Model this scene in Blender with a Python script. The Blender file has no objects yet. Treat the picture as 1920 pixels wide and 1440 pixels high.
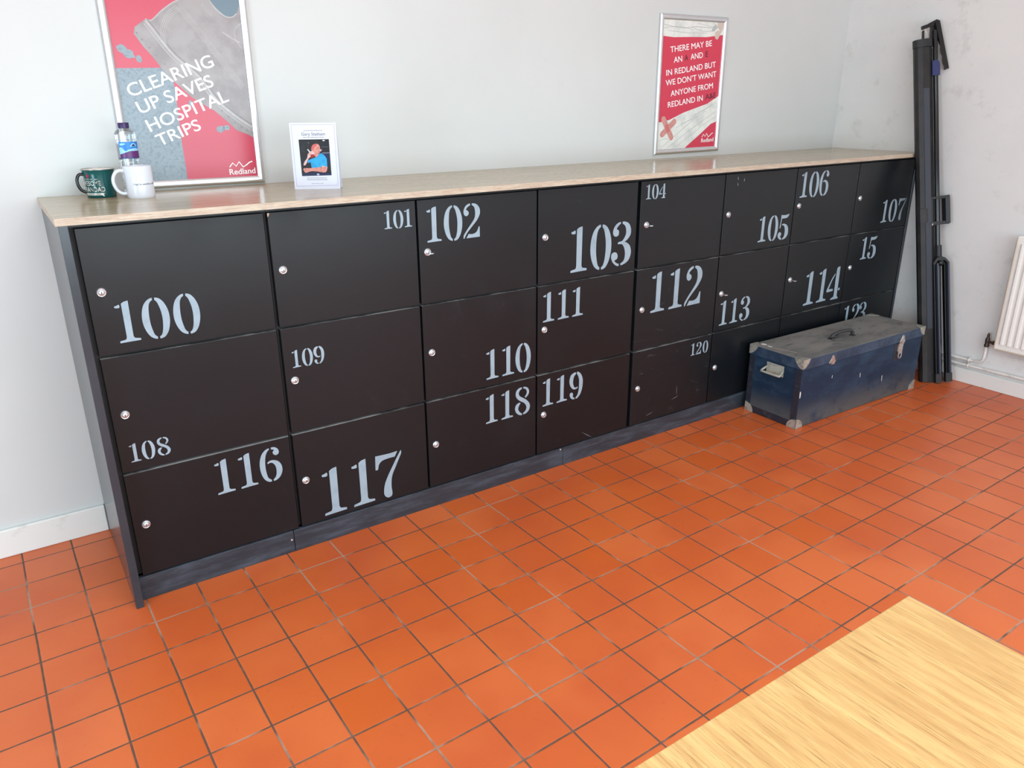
import bpy, bmesh, math, random
from math import sin, cos, pi, radians
from mathutils import Vector, Matrix
from mathutils.geometry import tessellate_polygon

S = bpy.context.scene
COL = S.collection
random.seed(7)

# ------------------------------------------------------------------ camera
cam_d = bpy.data.cameras.new('camera')
cam = bpy.data.objects.new('camera', cam_d)
COL.objects.link(cam)
S.camera = cam
cam_d.sensor_width = 36.0
cam_d.lens = 1426.08 / 1920 * 36
cam_d.shift_x = (960 - 955.65) / 1920
cam_d.shift_y = (704.52 - 720) / 1920
cam_d.clip_start = 0.02
_rx, _ry, _rz = -0.3471, 0.0068, -0.5912
_R = (Matrix.Rotation(_rz, 3, 'Z') @ Matrix.Rotation(_rx, 3, 'X') @ Matrix.Rotation(_ry, 3, 'Y'))
_r, _f, _u = _R.col[0], _R.col[1], _R.col[2]
_M = Matrix(((_r.x, _u.x, -_f.x), (_r.y, _u.y, -_f.y), (_r.z, _u.z, -_f.z))).to_4x4()
_M.translation = (-0.1776, -2.3686, 1.5028)
cam.matrix_world = _M

# ------------------------------------------------------------------ light
XR, YB, XL, YF, ZC = 4.169, 0.5495, -2.4, -4.6, 2.75      # room: right, back, left, front, ceiling
W = bpy.data.worlds.new('daylight')
S.world = W
W.use_nodes = True
W.node_tree.nodes['Background'].inputs[0].default_value = (0.80, 0.90, 1.0, 1)
W.node_tree.nodes['Background'].inputs[1].default_value = 1.5


def area(name, loc, aim, sx, sy, power, col):
    d = bpy.data.lights.new(name, 'AREA')
    d.shape = 'RECTANGLE'
    d.size, d.size_y, d.energy, d.color = sx, sy, power, col
    o = bpy.data.objects.new(name, d)
    COL.objects.link(o)
    o.location = loc
    o.rotation_euler = Vector(aim).to_track_quat('-Z', 'Z').to_euler()
    return o


WIN_L = (-3.0, -0.3, 0.10, 1.30)      # left wall window: y0, y1, z0, z1
WIN_F = (-1.7, 3.5, 0.40, 2.30)       # front wall window (behind the camera): x0, x1, z0, z1
area('window_daylight_left', (XL + .02, (WIN_L[0] + WIN_L[1]) / 2, (WIN_L[2] + WIN_L[3]) / 2), (1, 0, 0), 2.6, 1.1, 175, (0.60, 0.87, 1.0))
area('window_daylight_front', ((WIN_F[0] + WIN_F[1]) / 2, YF + .02, (WIN_F[2] + WIN_F[3]) / 2), (0, 1, 0), 5.0, 1.8, 285, (0.77, 0.93, 1.0))
area('ceiling_panel_light', (0.7, -2.1, ZC - .03), (0, 0, -1), 1.2, 0.6, 72, (0.80, 0.95, 1.0))

S.view_settings.view_transform = 'Standard'
S.view_settings.look = 'None'
S.view_settings.gamma = 1
S.view_settings.use_curve_mapping = False
S.view_settings.exposure = -0.92
S.cycles.use_denoising = True
S.cycles.max_bounces = 10
S.cycles.diffuse_bounces = 6
S.cycles.transparent_max_bounces = 16


# ------------------------------------------------------------------ materials
def lin(c):
    c /= 255
    return c / 12.92 if c <= .04045 else ((c + .055) / 1.055) ** 2.4


def rgb(r, g, b):
    return (lin(r), lin(g), lin(b), 1)


class NT:
    """small wrapper that makes shader nodes"""
    def __init__(s, name):
        s.mat = bpy.data.materials.new(name)
        s.mat.use_nodes = True
        s.t = s.mat.node_tree
        s.b = s.t.nodes['Principled BSDF']

    def n(s, typ, ins=None, **kw):
        nd = s.t.nodes.new('ShaderNode' + typ)
        for k, v in kw.items():
            setattr(nd, k, v)
        for k, v in (ins or {}).items():
            s.set(nd.inputs[k], v)
        return nd

    def set(s, sock, v):
        if isinstance(v, bpy.types.NodeSocket):
            s.t.links.new(v, sock)
        elif isinstance(v, bpy.types.Node):
            s.t.links.new(v.outputs[0], sock)
        else:
            sock.default_value = v

    def math(s, op, a, b=0.0, c=0.0):
        return s.n('Math', {0: a, 1: b, 2: c}, operation=op).outputs[0]

    def mix(s, f, a, b, mode='MIX'):
        nd = s.n('Mix', data_type='RGBA', blend_type=mode)
        s.set(nd.inputs[0], f)
        s.set(nd.inputs[6], a)
        s.set(nd.inputs[7], b)
        return nd.outputs[2]

    def ramp(s, f, lo, hi, a=0.0, b=1.0):
        nd = s.n('MapRange', {'Value': f, 'From Min': lo, 'From Max': hi, 'To Min': a, 'To Max': b}, interpolation_type='SMOOTHSTEP')
        return nd.outputs[0]

    def pos(s, scale=(1, 1, 1), loc=(0, 0, 0), rot=(0, 0, 0), vt='POINT'):
        tc = s.n('TexCoord')
        m = s.n('Mapping', {'Vector': tc.outputs['Object'], 'Location': loc, 'Rotation': rot, 'Scale': scale}, vector_type=vt)
        return m.outputs[0]

    def noise(s, vec, scale=5, detail=3, rough=.5, dist=0.0):
        nd = s.n('TexNoise', {'Vector': vec, 'Scale': scale, 'Detail': detail, 'Roughness': rough, 'Distortion': dist})
        return nd.outputs[0]

    def bump(s, h, strength=.2, dist=.002):
        nd = s.n('Bump', {'Height': h, 'Strength': strength, 'Distance': dist})
        s.set(s.b.inputs['Normal'], nd.outputs[0])

    def p(s, **kw):
        nm = {'color': 'Base Color', 'rough': 'Roughness', 'metal': 'Metallic', 'spec': 'Specular IOR Level',
              'trans': 'Transmission Weight', 'ior': 'IOR', 'coat': 'Coat Weight', 'coatr': 'Coat Roughness', 'alpha': 'Alpha'}
        for k, v in kw.items():
            s.set(s.b.inputs[nm[k]], v)
        return s


def plain(name, col, rough=.5, metal=0.0, spec=.5, **kw):
    return NT(name).p(color=col, rough=rough, metal=metal, spec=spec, **kw).mat


def worn(name, col, col2, rough=.5, scale=8, lo=.45, hi=.7, metal=0.0, bump=0.0, spec=.5):
    m = NT(name)
    v = m.pos()
    f = m.ramp(m.noise(v, scale, 5, .6), lo, hi)
    m.p(color=m.mix(f, col, col2), rough=rough, metal=metal, spec=spec)
    if bump:
        m.bump(m.noise(v, scale * 30, 2), bump, .001)
    return m.mat


M = {}
# quarry tile floor
TP, TX, TY, TR = 0.154, 0.7685, -0.1277, 0.0196
m = NT('quarry_tiles')
raw = m.pos()
wob = m.n('TexNoise', {'Vector': raw, 'Scale': 3.0, 'Detail': 2.0})
tc = m.n('TexCoord')
wv = m.n('VectorMath', {0: wob.outputs['Color'], 1: (.5, .5, .5)}, operation='SUBTRACT')
ws = m.n('VectorMath', {0: wv.outputs[0], 'Scale': .006}, operation='SCALE')
wa = m.n('VectorMath', {0: tc.outputs['Object'], 1: ws.outputs[0]}, operation='ADD')
mp = m.n('Mapping', {'Vector': wa.outputs[0], 'Location': (TX, TY, 0), 'Rotation': (0, 0, TR), 'Scale': (TP, TP, 1)}, vector_type='TEXTURE')
fr = m.n('VectorMath', {0: mp.outputs[0]}, operation='FRACTION')
fl = m.n('VectorMath', {0: mp.outputs[0]}, operation='FLOOR')
sp = m.n('SeparateXYZ', {0: fr.outputs[0]})
ex = m.math('MINIMUM', sp.outputs[0], m.math('SUBTRACT', 1.0, sp.outputs[0]))
ey = m.math('MINIMUM', sp.outputs[1], m.math('SUBTRACT', 1.0, sp.outputs[1]))
d = m.math('MINIMUM', ex, ey)
gn = m.noise(raw, 40, 3)
dd = m.math('ADD', d, m.math('MULTIPLY', m.math('SUBTRACT', gn, .5), .012))
grout = m.ramp(dd, .012, .022, 1.0, 0.0)
wn = m.n('TexWhiteNoise', {'Vector': fl.outputs[0]}, noise_dimensions='2D')
tile = m.mix(wn.outputs['Value'], rgb(204, 94, 36), rgb(214, 108, 56))
tile = m.mix(m.ramp(m.noise(raw, 2.2, 3), .35, .75), tile, rgb(198, 89, 42))
tile = m.mix(m.ramp(m.noise(raw, 55, 3), .62, .8, 0, .25), tile, rgb(150, 66, 34))
gcol = m.mix(m.ramp(m.noise(raw, 2.6, 4, .65), .50, .63), rgb(92, 70, 58), rgb(168, 134, 114))
m.p(color=m.mix(grout, tile, gcol), spec=.5)
m.p(rough=m.math('ADD', m.math('MULTIPLY', grout, .4), m.math('ADD', .30, m.math('MULTIPLY', m.noise(raw, 9, 3), .14))))
m.bump(m.math('ADD', m.ramp(dd, .006, .035), m.math('MULTIPLY', m.noise(raw, 14, 2), .5)), .35, .0015)
M['floor'] = m.mat

m = NT('wall_paint')
v = m.pos()
c = m.mix(m.ramp(m.noise(v, 1.3, 3), .3, .7), rgb(209, 210, 208), rgb(203, 204, 202))
c = m.mix(m.ramp(m.noise(v, 6, 5, .7), .62, .8, 0, .35), c, rgb(196, 196, 194))
m.p(color=c, rough=.55, spec=.35)
m.bump(m.noise(v, 90, 3), .06, .001)
M['wall'] = m.mat
m = NT('right_wall_paint')
v = m.pos()
c = m.mix(m.ramp(m.noise(v, 1.7, 4), .35, .7), rgb(224, 223, 221), rgb(215, 214, 213))
c = m.mix(m.ramp(m.noise(v, 9, 5, .7), .54, .74, 0, .55), c, rgb(194, 191, 188))
m.p(color=c, rough=.6, spec=.3)
m.bump(m.noise(v, 60, 3), .08, .001)
M['wall2'] = m.mat
M['skirt'] = worn('skirting_gloss', rgb(226, 226, 222), rgb(186, 182, 172), .4, 9, .55, .78)
M['ceil'] = plain('ceiling_paint', rgb(238, 238, 236), .7)
M['white_frame'] = plain('white_window_frame', rgb(235, 235, 235), .4)


def wood(name, c1, c2, c3, axis, rough, gscale=1.0, contrast=1.0):
    m = NT(name)
    st = [1.0, 1.0, 1.0]
    for i in range(3):
        st[i] = 1.2 * gscale if i == axis else 16.0 * gscale
    v = m.pos(scale=st)
    warp = m.noise(v, .6, 2)
    a = m.noise(v, 2.2, 6, .62, .4)
    st2 = [x * (2.0 if i == axis else 7.0) for i, x in enumerate(st)]
    b = m.noise(m.pos(scale=st2), 3.0, 4, .7)
    c = m.mix(m.ramp(a, .36, .66), c1, c2)
    c = m.mix(m.ramp(warp, .4, .7, 0, .5), c, c2)
    c = m.mix(m.ramp(b, .53, .68, 0, .55 * contrast), c, c3)
    m.p(color=c, rough=rough, spec=.5)
    m.bump(b, .08, .0006)
    return m.mat


M['worktop'] = wood('worktop_laminate', rgb(182, 164, 132), rgb(164, 145, 113), rgb(140, 119, 91), 0, .20, contrast=.7)
M['worktop_edge'] = wood('worktop_edge', rgb(200, 188, 168), rgb(178, 156, 136), rgb(132, 104, 86), 0, .45, 7.0, 1.7)
M['table'] = wood('oak_table_top', rgb(206, 168, 110), rgb(184, 142, 88), rgb(146, 106, 62), 1, .33, 2.0, 1.6)
M['table_leg'] = wood('oak_table_leg', rgb(226, 186, 120), rgb(210, 166, 100), rgb(186, 138, 78), 2, .4)

m = NT('black_door')
v = m.pos()
sm = m.ramp(m.noise(v, 2.2, 5, .65), .5, .78)
fp = m.ramp(m.noise(v, 7, 7, .8), .58, .74)
c = m.mix(m.math('MULTIPLY', fp, .6), rgb(15, 19, 23), rgb(44, 50, 55))
m.p(color=c, spec=.38)
m.p(rough=m.math('ADD', .33, m.math('MULTIPLY', sm, .15)))
m.bump(m.noise(v, 420, 2), .10, .0006)
M['door'] = m.mat
m = NT('scuffed_black_door')
v = m.pos()
sc = m.ramp(m.noise(m.pos(scale=(1, 1, 2.2)), 22, 6, .8, 1.0), .58, .72)
fp = m.ramp(m.noise(v, 4, 3), .38, .58)
c = m.mix(m.math('MULTIPLY', m.math('MULTIPLY', sc, fp), .8), rgb(15, 19, 23), rgb(84, 87, 90))
m.p(color=c, rough=.42, spec=.38)
m.bump(m.noise(v, 420, 2), .10, .0006)
M['door_scuff'] = m.mat
M['door_edge'] = worn('worn_door_edge', rgb(70, 70, 72), rgb(168, 166, 164), .5, 6, .42, .62)
M['scratch'] = plain('pale_scratch', rgb(104, 104, 106), .6)
M['carcass'] = plain('black_carcass', rgb(26, 26, 28), .6)
m = NT('grey_kickboard')
v = m.pos(scale=(1, 1, 6))
m.p(color=m.mix(m.ramp(m.noise(v, 5, 5, .7), .4, .75), rgb(40, 46, 54), rgb(70, 80, 92)), rough=.45)
M['kick'] = m.mat
M['panel'] = worn('charcoal_end_panel', rgb(42, 50, 58), rgb(50, 58, 66), .24, 3, .4, .7, spec=.6)
M['vinyl'] = worn('pale_grey_vinyl', rgb(150, 168, 180), rgb(139, 157, 169), .42, 20)
M['chrome'] = plain('chrome', (.80, .84, .88, 1), .30, .85)
M['chrome2'] = plain('brushed_lock_barrel', (.66, .69, .73, 1), .34, .8)
M['black'] = plain('black_slot', (.004, .004, .004, 1), .6)
M['screw'] = plain('zinc_screw', (.75, .75, .74, 1), .35, .7)
M['chip'] = plain('bare_chipboard', rgb(206, 178, 150), .7)
M['alu'] = plain('silver_frame', (.74, .75, .77, 1), .30, 0.9)

# posters
M['pink'] = plain('poster_crimson', rgb(198, 64, 86), .24)
M['red'] = plain('poster_red', rgb(206, 56, 80), .24)
M['boot'] = worn('poster_boot', rgb(140, 131, 131), rgb(158, 150, 149), .24, 14, .35, .65)
M['boot_light'] = worn('poster_boot_seam', rgb(172, 166, 164), rgb(184, 179, 177), .24, 60)
M['boot_dark'] = plain('poster_boot_tread', rgb(128, 120, 122), .24)
M['concrete'] = worn('poster_concrete', rgb(134, 147, 156), rgb(112, 126, 136), .24, 90, .45, .68)
M['sky'] = plain('poster_blue_grey', rgb(104, 122, 134), .24)
M['white_ink'] = plain('white_ink', rgb(246, 246, 246), .28)
M['dark_ink'] = plain('maroon_ink', rgb(72, 26, 40), .28)
M['bandage'] = worn('poster_bandage', rgb(228, 228, 222), rgb(204, 206, 202), .24, 18, .4, .7)
M['crease'] = plain('poster_bandage_crease', rgb(178, 182, 180), .24)
M['plaster'] = worn('poster_plaster', rgb(206, 146, 138), rgb(196, 130, 122), .24, 40)
M['plaster_pad'] = plain('poster_plaster_pad', rgb(200, 112, 108), .24)
M['gauze'] = plain('poster_gauze_pad', rgb(204, 186, 174), .24)

# things on the worktop
M['green'] = plain('green_enamel', rgb(14, 78, 78), .16)
M['black_enamel'] = plain('black_enamel', rgb(18, 22, 26), .18)
M['enamel_white'] = plain('white_enamel', rgb(226, 222, 214), .2)
M['steel_rim'] = plain('steel_rim', (.55, .53, .5, 1), .22, 1.0)
M['ceramic'] = plain('white_ceramic', rgb(216, 218, 226), .15)
M['black_ink'] = plain('black_ink', rgb(26, 26, 30), .4)
M['grey_ink'] = plain('grey_ink', rgb(88, 88, 104), .4)
M['red_ink'] = plain('red_ink', rgb(150, 30, 56), .4)
m = NT('clear_plastic')
gl = m.n('BsdfGlossy', {'Color': (1, 1, 1, 1), 'Roughness': .05})
tr = m.n('BsdfTransparent', {'Color': (.93, .95, .95, 1)})
lw = m.n('LayerWeight', {'Blend': .35})
mx = m.n('MixShader', {0: m.ramp(lw.outputs['Fresnel'], .0, 1.0, .05, .7), 1: tr.outputs[0], 2: gl.outputs[0]})
out = m.t.nodes['Material Output']
m.t.links.new(mx.outputs[0], out.inputs['Surface'])
M['plastic'] = m.mat
M['purple_cap'] = plain('purple_cap', rgb(52, 30, 84), .35)
M['label_blue'] = plain('label_blue', rgb(34, 124, 206), .35)
M['label_light'] = plain('label_pale_blue', rgb(150, 204, 238), .35)
M['label_purple'] = plain('label_purple', rgb(92, 36, 104), .35)
M['label_navy'] = plain('label_navy', rgb(22, 50, 104), .35)
M['card'] = plain('laminated_card', rgb(214, 215, 228), .22)
M['lilac'] = plain('lilac_border', rgb(176, 172, 200), .3)
M['photo_dark'] = worn('photo_dark_room', rgb(24, 26, 30), rgb(34, 36, 42), .25, 40)
M['photo_skin'] = worn('photo_skin', rgb(206, 138, 126), rgb(178, 104, 98), .25, 120)
M['photo_skin2'] = worn('photo_skin_pale', rgb(216, 176, 176), rgb(190, 138, 136), .25, 120)
M['photo_red'] = plain('photo_red_skin', rgb(200, 92, 92), .25)
M['photo_shirt'] = worn('photo_blue_shirt', rgb(44, 160, 210), rgb(34, 138, 196), .25, 90)
M['photo_shirt2'] = plain('photo_shirt_shade', rgb(36, 146, 200), .25)
M['photo_navy'] = plain('photo_navy', rgb(22, 36, 70), .25)
M['photo_drink'] = plain('photo_drink', rgb(160, 34, 28), .25)

# trunk
m = NT('navy_trunk_cloth')
v = m.pos()
st = m.ramp(m.noise(m.pos(scale=(1.0, 1.0, 2.0)), 5, 6, .7), .42, .72)
low = m.ramp(m.n('SeparateXYZ', {0: v}).outputs[2], 0.0, .16, 1.0, 0.0)
dirt = m.math('MULTIPLY', low, m.ramp(m.noise(v, 7, 5, .7), .25, .5))
c = m.mix(st, rgb(20, 42, 64), rgb(42, 66, 90))
c = m.mix(dirt, c, rgb(84, 84, 84))
c = m.mix(m.ramp(m.noise(m.pos(scale=(6, 6, 1.4)), 9, 4, .8), .72, .78), c, rgb(140, 144, 150))
m.p(color=c, rough=.58, spec=.3)
m.bump(m.noise(v, 300, 2), .15, .0008)
M['trunk'] = m.mat
m = NT('dusty_trunk_lid')
v = m.pos(scale=(1, 2.2, 1))
c = m.mix(m.ramp(m.noise(v, 4, 6, .7), .36, .66), rgb(134, 132, 128), rgb(104, 103, 102))
c = m.mix(m.ramp(m.noise(v, 13, 3, .6), .62, .76), c, rgb(58, 58, 60))
m.p(color=c, rough=.62, spec=.35)
m.bump(m.noise(v, 200, 2), .15, .0008)
M['lid_top'] = m.mat
M['lid_side'] = worn('trunk_lid_rim', rgb(32, 52, 74), rgb(56, 76, 98), .5, 12, .4, .7)
M['binding'] = worn('trunk_binding', rgb(34, 38, 50), rgb(66, 68, 74), .5, 24, .5, .75)
M['brass'] = worn('tarnished_corner', (.50, .50, .44, 1), (.30, .29, .25, 1), .42, 60, .4, .7, .5)
M['nickel'] = worn('aged_nickel', (.66, .60, .55, 1), (.40, .33, .28, 1), .35, 70, .45, .7, .85)
M['handle_paint'] = worn('cream_handle', rgb(168, 168, 156), rgb(132, 132, 122), .45, 30)
M['leather'] = plain('black_leather', rgb(52, 52, 55), .45)
M['paint_drip'] = plain('white_paint_mark', rgb(222, 218, 210), .5)
M['rust_streak'] = plain('pale_scrape', rgb(190, 168, 152), .6)

# screen stand
M['stand_case'] = worn('black_stand_case', rgb(20, 20, 22), rgb(38, 33, 33), .5, 12, .4, .7)
M['stand_black'] = plain('black_gloss_steel', rgb(10, 11, 13), .22)
M['stand_plastic'] = worn('dull_black_plastic', rgb(28, 28, 30), rgb(42, 40, 41), .5, 20)
M['stand_tube'] = plain('dark_gloss_tube', rgb(20, 21, 25), .12)
M['stand_blue'] = plain('dark_blue_plastic', rgb(34, 44, 92), .45)
M['stand_grey'] = plain('blue_black_steel', rgb(34, 37, 44), .32)
M['stand_strip'] = plain('blue_grey_strip', rgb(56, 60, 70), .4)
M['stand_leg'] = plain('leg_painted_reflection', rgb(62, 68, 84), .2)  # pale reflection down each leg edge, painted in as a lighter blue
M['rad'] = plain('radiator_enamel', rgb(238, 236, 230), .28)
M['rad_edge'] = plain('radiator_edge', rgb(200, 186, 168), .4)
M['pipe'] = worn('white_painted_pipe', rgb(226, 224, 220), rgb(200, 196, 190), .3, 20)
M['valve'] = plain('bronze_valve', rgb(66, 56, 48), .4, .5)


# ------------------------------------------------------------------ mesh builder
class MB:
    def __init__(s):
        s.v, s.f, s.mi, s.m = [], [], [], []

    def mat(s, m):
        if m not in s.m:
            s.m.append(m)
        return s.m.index(m)

    def add(s, verts, faces, m, T=None):
        k = len(s.v)
        i = s.mat(m)
        for p in verts:
            p = Vector(p)
            s.v.append(T @ p if T is not None else p)
        for f in faces:
            s.f.append([k + j for j in f])
            s.mi.append(i)
        return s

    def box(s, lo, hi, m, T=None):
        x0, y0, z0 = lo
        x1, y1, z1 = hi
        vs = [(x0, y0, z0), (x1, y0, z0), (x1, y1, z0), (x0, y1, z0), (x0, y0, z1), (x1, y0, z1), (x1, y1, z1), (x0, y1, z1)]
        fs = [(0, 3, 2, 1), (4, 5, 6, 7), (0, 1, 5, 4), (1, 2, 6, 5), (2, 3, 7, 6), (3, 0, 4, 7)]
        return s.add(vs, fs, m, T)

    def poly(s, pts, m, fn, h=0.0, base=0.0):
        """flat outline (2D) mapped by fn(u, v, w); with h > base a thin raised plate"""
        tri = tessellate_polygon([[Vector((a, b, 0)) for a, b in pts]])
        n = len(pts)
        vs = [fn(a, b, h) for a, b in pts]
        fs = []
        for t in tri:
            a, b, c = (Vector(pts[i]) for i in t)
            ar = (b.x - a.x) * (c.y - a.y) - (b.y - a.y) * (c.x - a.x)
            fs.append(tuple(t) if ar > 0 else tuple(reversed(t)))
        if h > base:
            vs += [fn(a, b, base) for a, b in pts]
            area2 = sum(pts[i][0] * pts[(i + 1) % n][1] - pts[(i + 1) % n][0] * pts[i][1] for i in range(n))
            for i in range(n):
                j = (i + 1) % n
                q = (i, n + i, n + j, j)
                fs.append(q if area2 > 0 else tuple(reversed(q)))
        return s.add(vs, fs, m)

    def prism(s, pts, h0, h1, m, fn):
        """closed prism of a convex or concave outline between h0 and h1"""
        s.poly(pts, m, fn, h1, h0)
        n = len(pts)
        tri = tessellate_polygon([[Vector((a, b, 0)) for a, b in pts]])
        return s.add([fn(a, b, h0) for a, b in pts], [tuple(reversed(t)) for t in tri], m)

    def tube(s, path, r, m, n=12, caps=True, T=None):
        path = [Vector(p) for p in path]
        rs = r if isinstance(r, (list, tuple)) else [r] * len(path)
        up = None
        vs, fs = [], []
        for i, p in enumerate(path):
            d = (path[min(i + 1, len(path) - 1)] - path[max(i - 1, 0)]).normalized()
            if up is None:
                a = Vector((0, 0, 1)) if abs(d.z) < .9 else Vector((1, 0, 0))
                up = (a - d * a.dot(d)).normalized()
            else:
                up = (up - d * up.dot(d)).normalized()
            sd = d.cross(up)
            for k in range(n):
                t = 2 * pi * k / n
                vs.append(p + (up * cos(t) + sd * sin(t)) * rs[i])
        for i in range(len(path) - 1):
            for k in range(n):
                k2 = (k + 1) % n
                fs.append((i * n + k, i * n + k2, (i + 1) * n + k2, (i + 1) * n + k))
        if caps:
            fs.append(tuple(reversed(range(n))))
            fs.append(tuple((len(path) - 1) * n + k for k in range(n)))
        return s.add(vs, fs, m, T)

    def lathe(s, prof, m, o=(0, 0, 0), axis='Z', n=32, T=None, cap=True):
        """prof: (r, h) list; axis 'Z' up or '-Y' towards the viewer"""
        vs, fs = [], []
        for r, h in prof:
            for k in range(n):
                t = 2 * pi * k / n
                if axis == 'Z':
                    vs.append((o[0] + r * cos(t), o[1] + r * sin(t), o[2] + h))
                elif axis == '-Y':
                    vs.append((o[0] + r * cos(t), o[1] - h, o[2] + r * sin(t)))
                else:
                    vs.append((o[0] + h, o[1] + r * cos(t), o[2] + r * sin(t)))
        for i in range(len(prof) - 1):
            for k in range(n):
                k2 = (k + 1) % n
                fs.append((i * n + k, i * n + k2, (i + 1) * n + k2, (i + 1) * n + k))
        if cap and prof[0][0] > 0:
            fs.append(tuple(reversed(range(n))))
        if cap and prof[-1][0] > 0:
            fs.append(tuple((len(prof) - 1) * n + k for k in range(n)))
        return s.add(vs, fs, m, T)

    def build(s, name, parent=None, bevel=0.0, smooth=None, seg=2):
        me = bpy.data.meshes.new(name)
        me.from_pydata([tuple(v) for v in s.v], [], s.f)
        for mm in s.m:
            me.materials.append(M[mm])
        for p, i in zip(me.polygons, s.mi):
            p.material_index = i
        if smooth:
            for p in me.polygons:
                p.use_smooth = True
            me.set_sharp_from_angle(angle=radians(smooth))
        me.update()
        o = bpy.data.objects.new(name, me)
        COL.objects.link(o)
        if parent is not None:
            o.parent = parent
            if parent.type == 'EMPTY':
                o.matrix_parent_inverse = Matrix.Translation(-Vector(parent.location))
        if bevel:
            b = o.modifiers.new('bevel', 'BEVEL')
            b.width, b.segments, b.limit_method = bevel, seg, 'ANGLE'
            b.angle_limit = radians(40)
        return o


def tag(o, label=None, cat=None, group=None, kind=None):
    for k, v in (('label', label), ('category', cat), ('group', group), ('kind', kind)):
        if v:
            o[k] = v
    return o


def thing(name, loc, label, cat, group=None):
    o = bpy.data.objects.new(name, None)
    COL.objects.link(o)
    o.location = loc
    o.empty_display_size = .05
    return tag(o, label, cat, group)


def struct(mb, name, **kw):
    return tag(mb.build(name, **kw), kind='structure')


def spline(pts, k=5):
    """Catmull-Rom through the outline; a doubled point is a sharp corner"""
    n = len(pts)
    out = []
    for i in range(n):
        p0, p1, p2, p3 = (Vector(pts[(i + j) % n]) for j in (-1, 0, 1, 2))
        if (p2 - p1).length < 1e-6:
            continue
        for q in range(k):
            t = q / k
            v = .5 * (2 * p1 + (p2 - p0) * t + (2 * p0 - 5 * p1 + 4 * p2 - p3) * t * t + (3 * p1 - p0 - 3 * p2 + p3) * t ** 3)
            out.append((v.x, v.y))
    return out


def text2d(s, bold=0.0, spacing=1.0):
    """2D verts and faces of a line of text, cap height 1, left edge at 0"""
    def raw(t):
        cu = bpy.data.curves.new('lettering', 'FONT')
        cu.body = t
        cu.offset = bold
        cu.space_character = spacing
        cu.resolution_u = 6
        o = bpy.data.objects.new('lettering', cu)
        COL.objects.link(o)
        dg = bpy.context.evaluated_depsgraph_get()
        me = bpy.data.meshes.new_from_object(o.evaluated_get(dg))
        vs = [(v.co.x, v.co.y) for v in me.vertices]
        fs = [tuple(p.vertices) for p in me.polygons]
        bpy.data.objects.remove(o)
        bpy.data.curves.remove(cu)
        bpy.data.meshes.remove(me)
        return vs, fs
    hv, _ = raw('H')
    lo, hi = min(v[1] for v in hv), max(v[1] for v in hv)
    vs, fs = raw(s)
    x0, x1 = min(v[0] for v in vs), max(v[0] for v in vs)
    k = 1 / (hi - lo)
    return [((x - x0) * k, (y - lo) * k) for x, y in vs], fs, (x1 - x0) * k


def put_text(mb, s, m, u, v, height, width, fn, ang=0.0, w=0.0, bold=.012, spacing=1.0):
    vs, fs, wd = text2d(s, 0.0, spacing)
    kx = (width - 2 * bold * height) / wd
    c, sn = cos(ang), sin(ang)
    out = []
    for f in fs:
        a, b, c2 = (Vector(vs[i]) for i in f[:3])
        ar = (b.x - a.x) * (c2.y - a.y) - (b.y - a.y) * (c2.x - a.x)
        out.append(f if ar > 0 else tuple(reversed(f)))
    for i, (dx, dy) in enumerate(((0, 0), (2, 0), (1, 1), (1, -1)) if bold else ((0, 0),)):     # heavier weight
        P = []
        for x, y in vs:
            a, b = x * kx + dx * bold * height, y * height + dy * bold * height * .6
            P.append(fn(u + a * c - b * sn, v + a * sn + b * c, w + i * .000015))
        mb.add(P, out, m)
    return mb



# ------------------------------------------------------------------ the room
struct(MB().box((XL - .15, YF - .15, -.12), (XR + .15, YB + .15, 0), 'floor'), 'floor')
struct(MB().box((XL - .15, YF - .15, ZC), (XR + .15, YB + .15, ZC + .1), 'ceil'), 'ceiling')
struct(MB().box((XL - .15, YB, 0), (XR + .15, YB + .15, ZC), 'wall'), 'wall_back')
struct(MB().box((XR, YF, 0), (XR + .15, YB, ZC), 'wall2'), 'wall_right')
a0, a1, b0, b1 = WIN_L
struct(MB().box((XL - .15, YF, 0), (XL, a0, ZC), 'wall').box((XL - .15, a1, 0), (XL, YB, ZC), 'wall')
       .box((XL - .15, a0, 0), (XL, a1, b0), 'wall').box((XL - .15, a0, b1), (XL, a1, ZC), 'wall'), 'wall_left')
wf = MB()
for lo, hi in (((a0, b0), (a1, b0 + .06)), ((a0, b1 - .06), (a1, b1)), ((a0, b0), (a0 + .06, b1)), ((a1 - .06, b0), (a1, b1)), (((a0 + a1) / 2 - .03, b0), ((a0 + a1) / 2 + .03, b1))):
    wf.box((XL - .10, lo[0], lo[1]), (XL - .04, hi[0], hi[1]), 'white_frame')
struct(wf, 'window_1')
a0, a1, b0, b1 = WIN_F
struct(MB().box((XL - .15, YF - .15, 0), (a0, YF, ZC), 'wall').box((a1, YF - .15, 0), (XR + .15, YF, ZC), 'wall')
       .box((a0, YF - .15, 0), (a1, YF, b0), 'wall').box((a0, YF - .15, b1), (a1, YF, ZC), 'wall'), 'wall_front')
wf = MB()
for lo, hi in (((a0, b0), (a1, b0 + .06)), ((a0, b1 - .06), (a1, b1)), ((a0, b0), (a0 + .06, b1)), ((a1 - .06, b0), (a1, b1)), ((.2, b0), (.26, b1)), ((1.55, b0), (1.61, b1))):
    wf.box((lo[0], YF - .10, lo[1]), (hi[0], YF - .04, hi[1]), 'white_frame')
struct(wf, 'window_2')
struct(MB().box((XL, YB - .015, 0), (-.0395, YB, .105), 'skirt'), 'baseboard_back', bevel=.004)
struct(MB().box((XR - .015, YF, 0), (XR, YB - .002, .08), 'skirt'), 'baseboard_right', bevel=.004)

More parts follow.
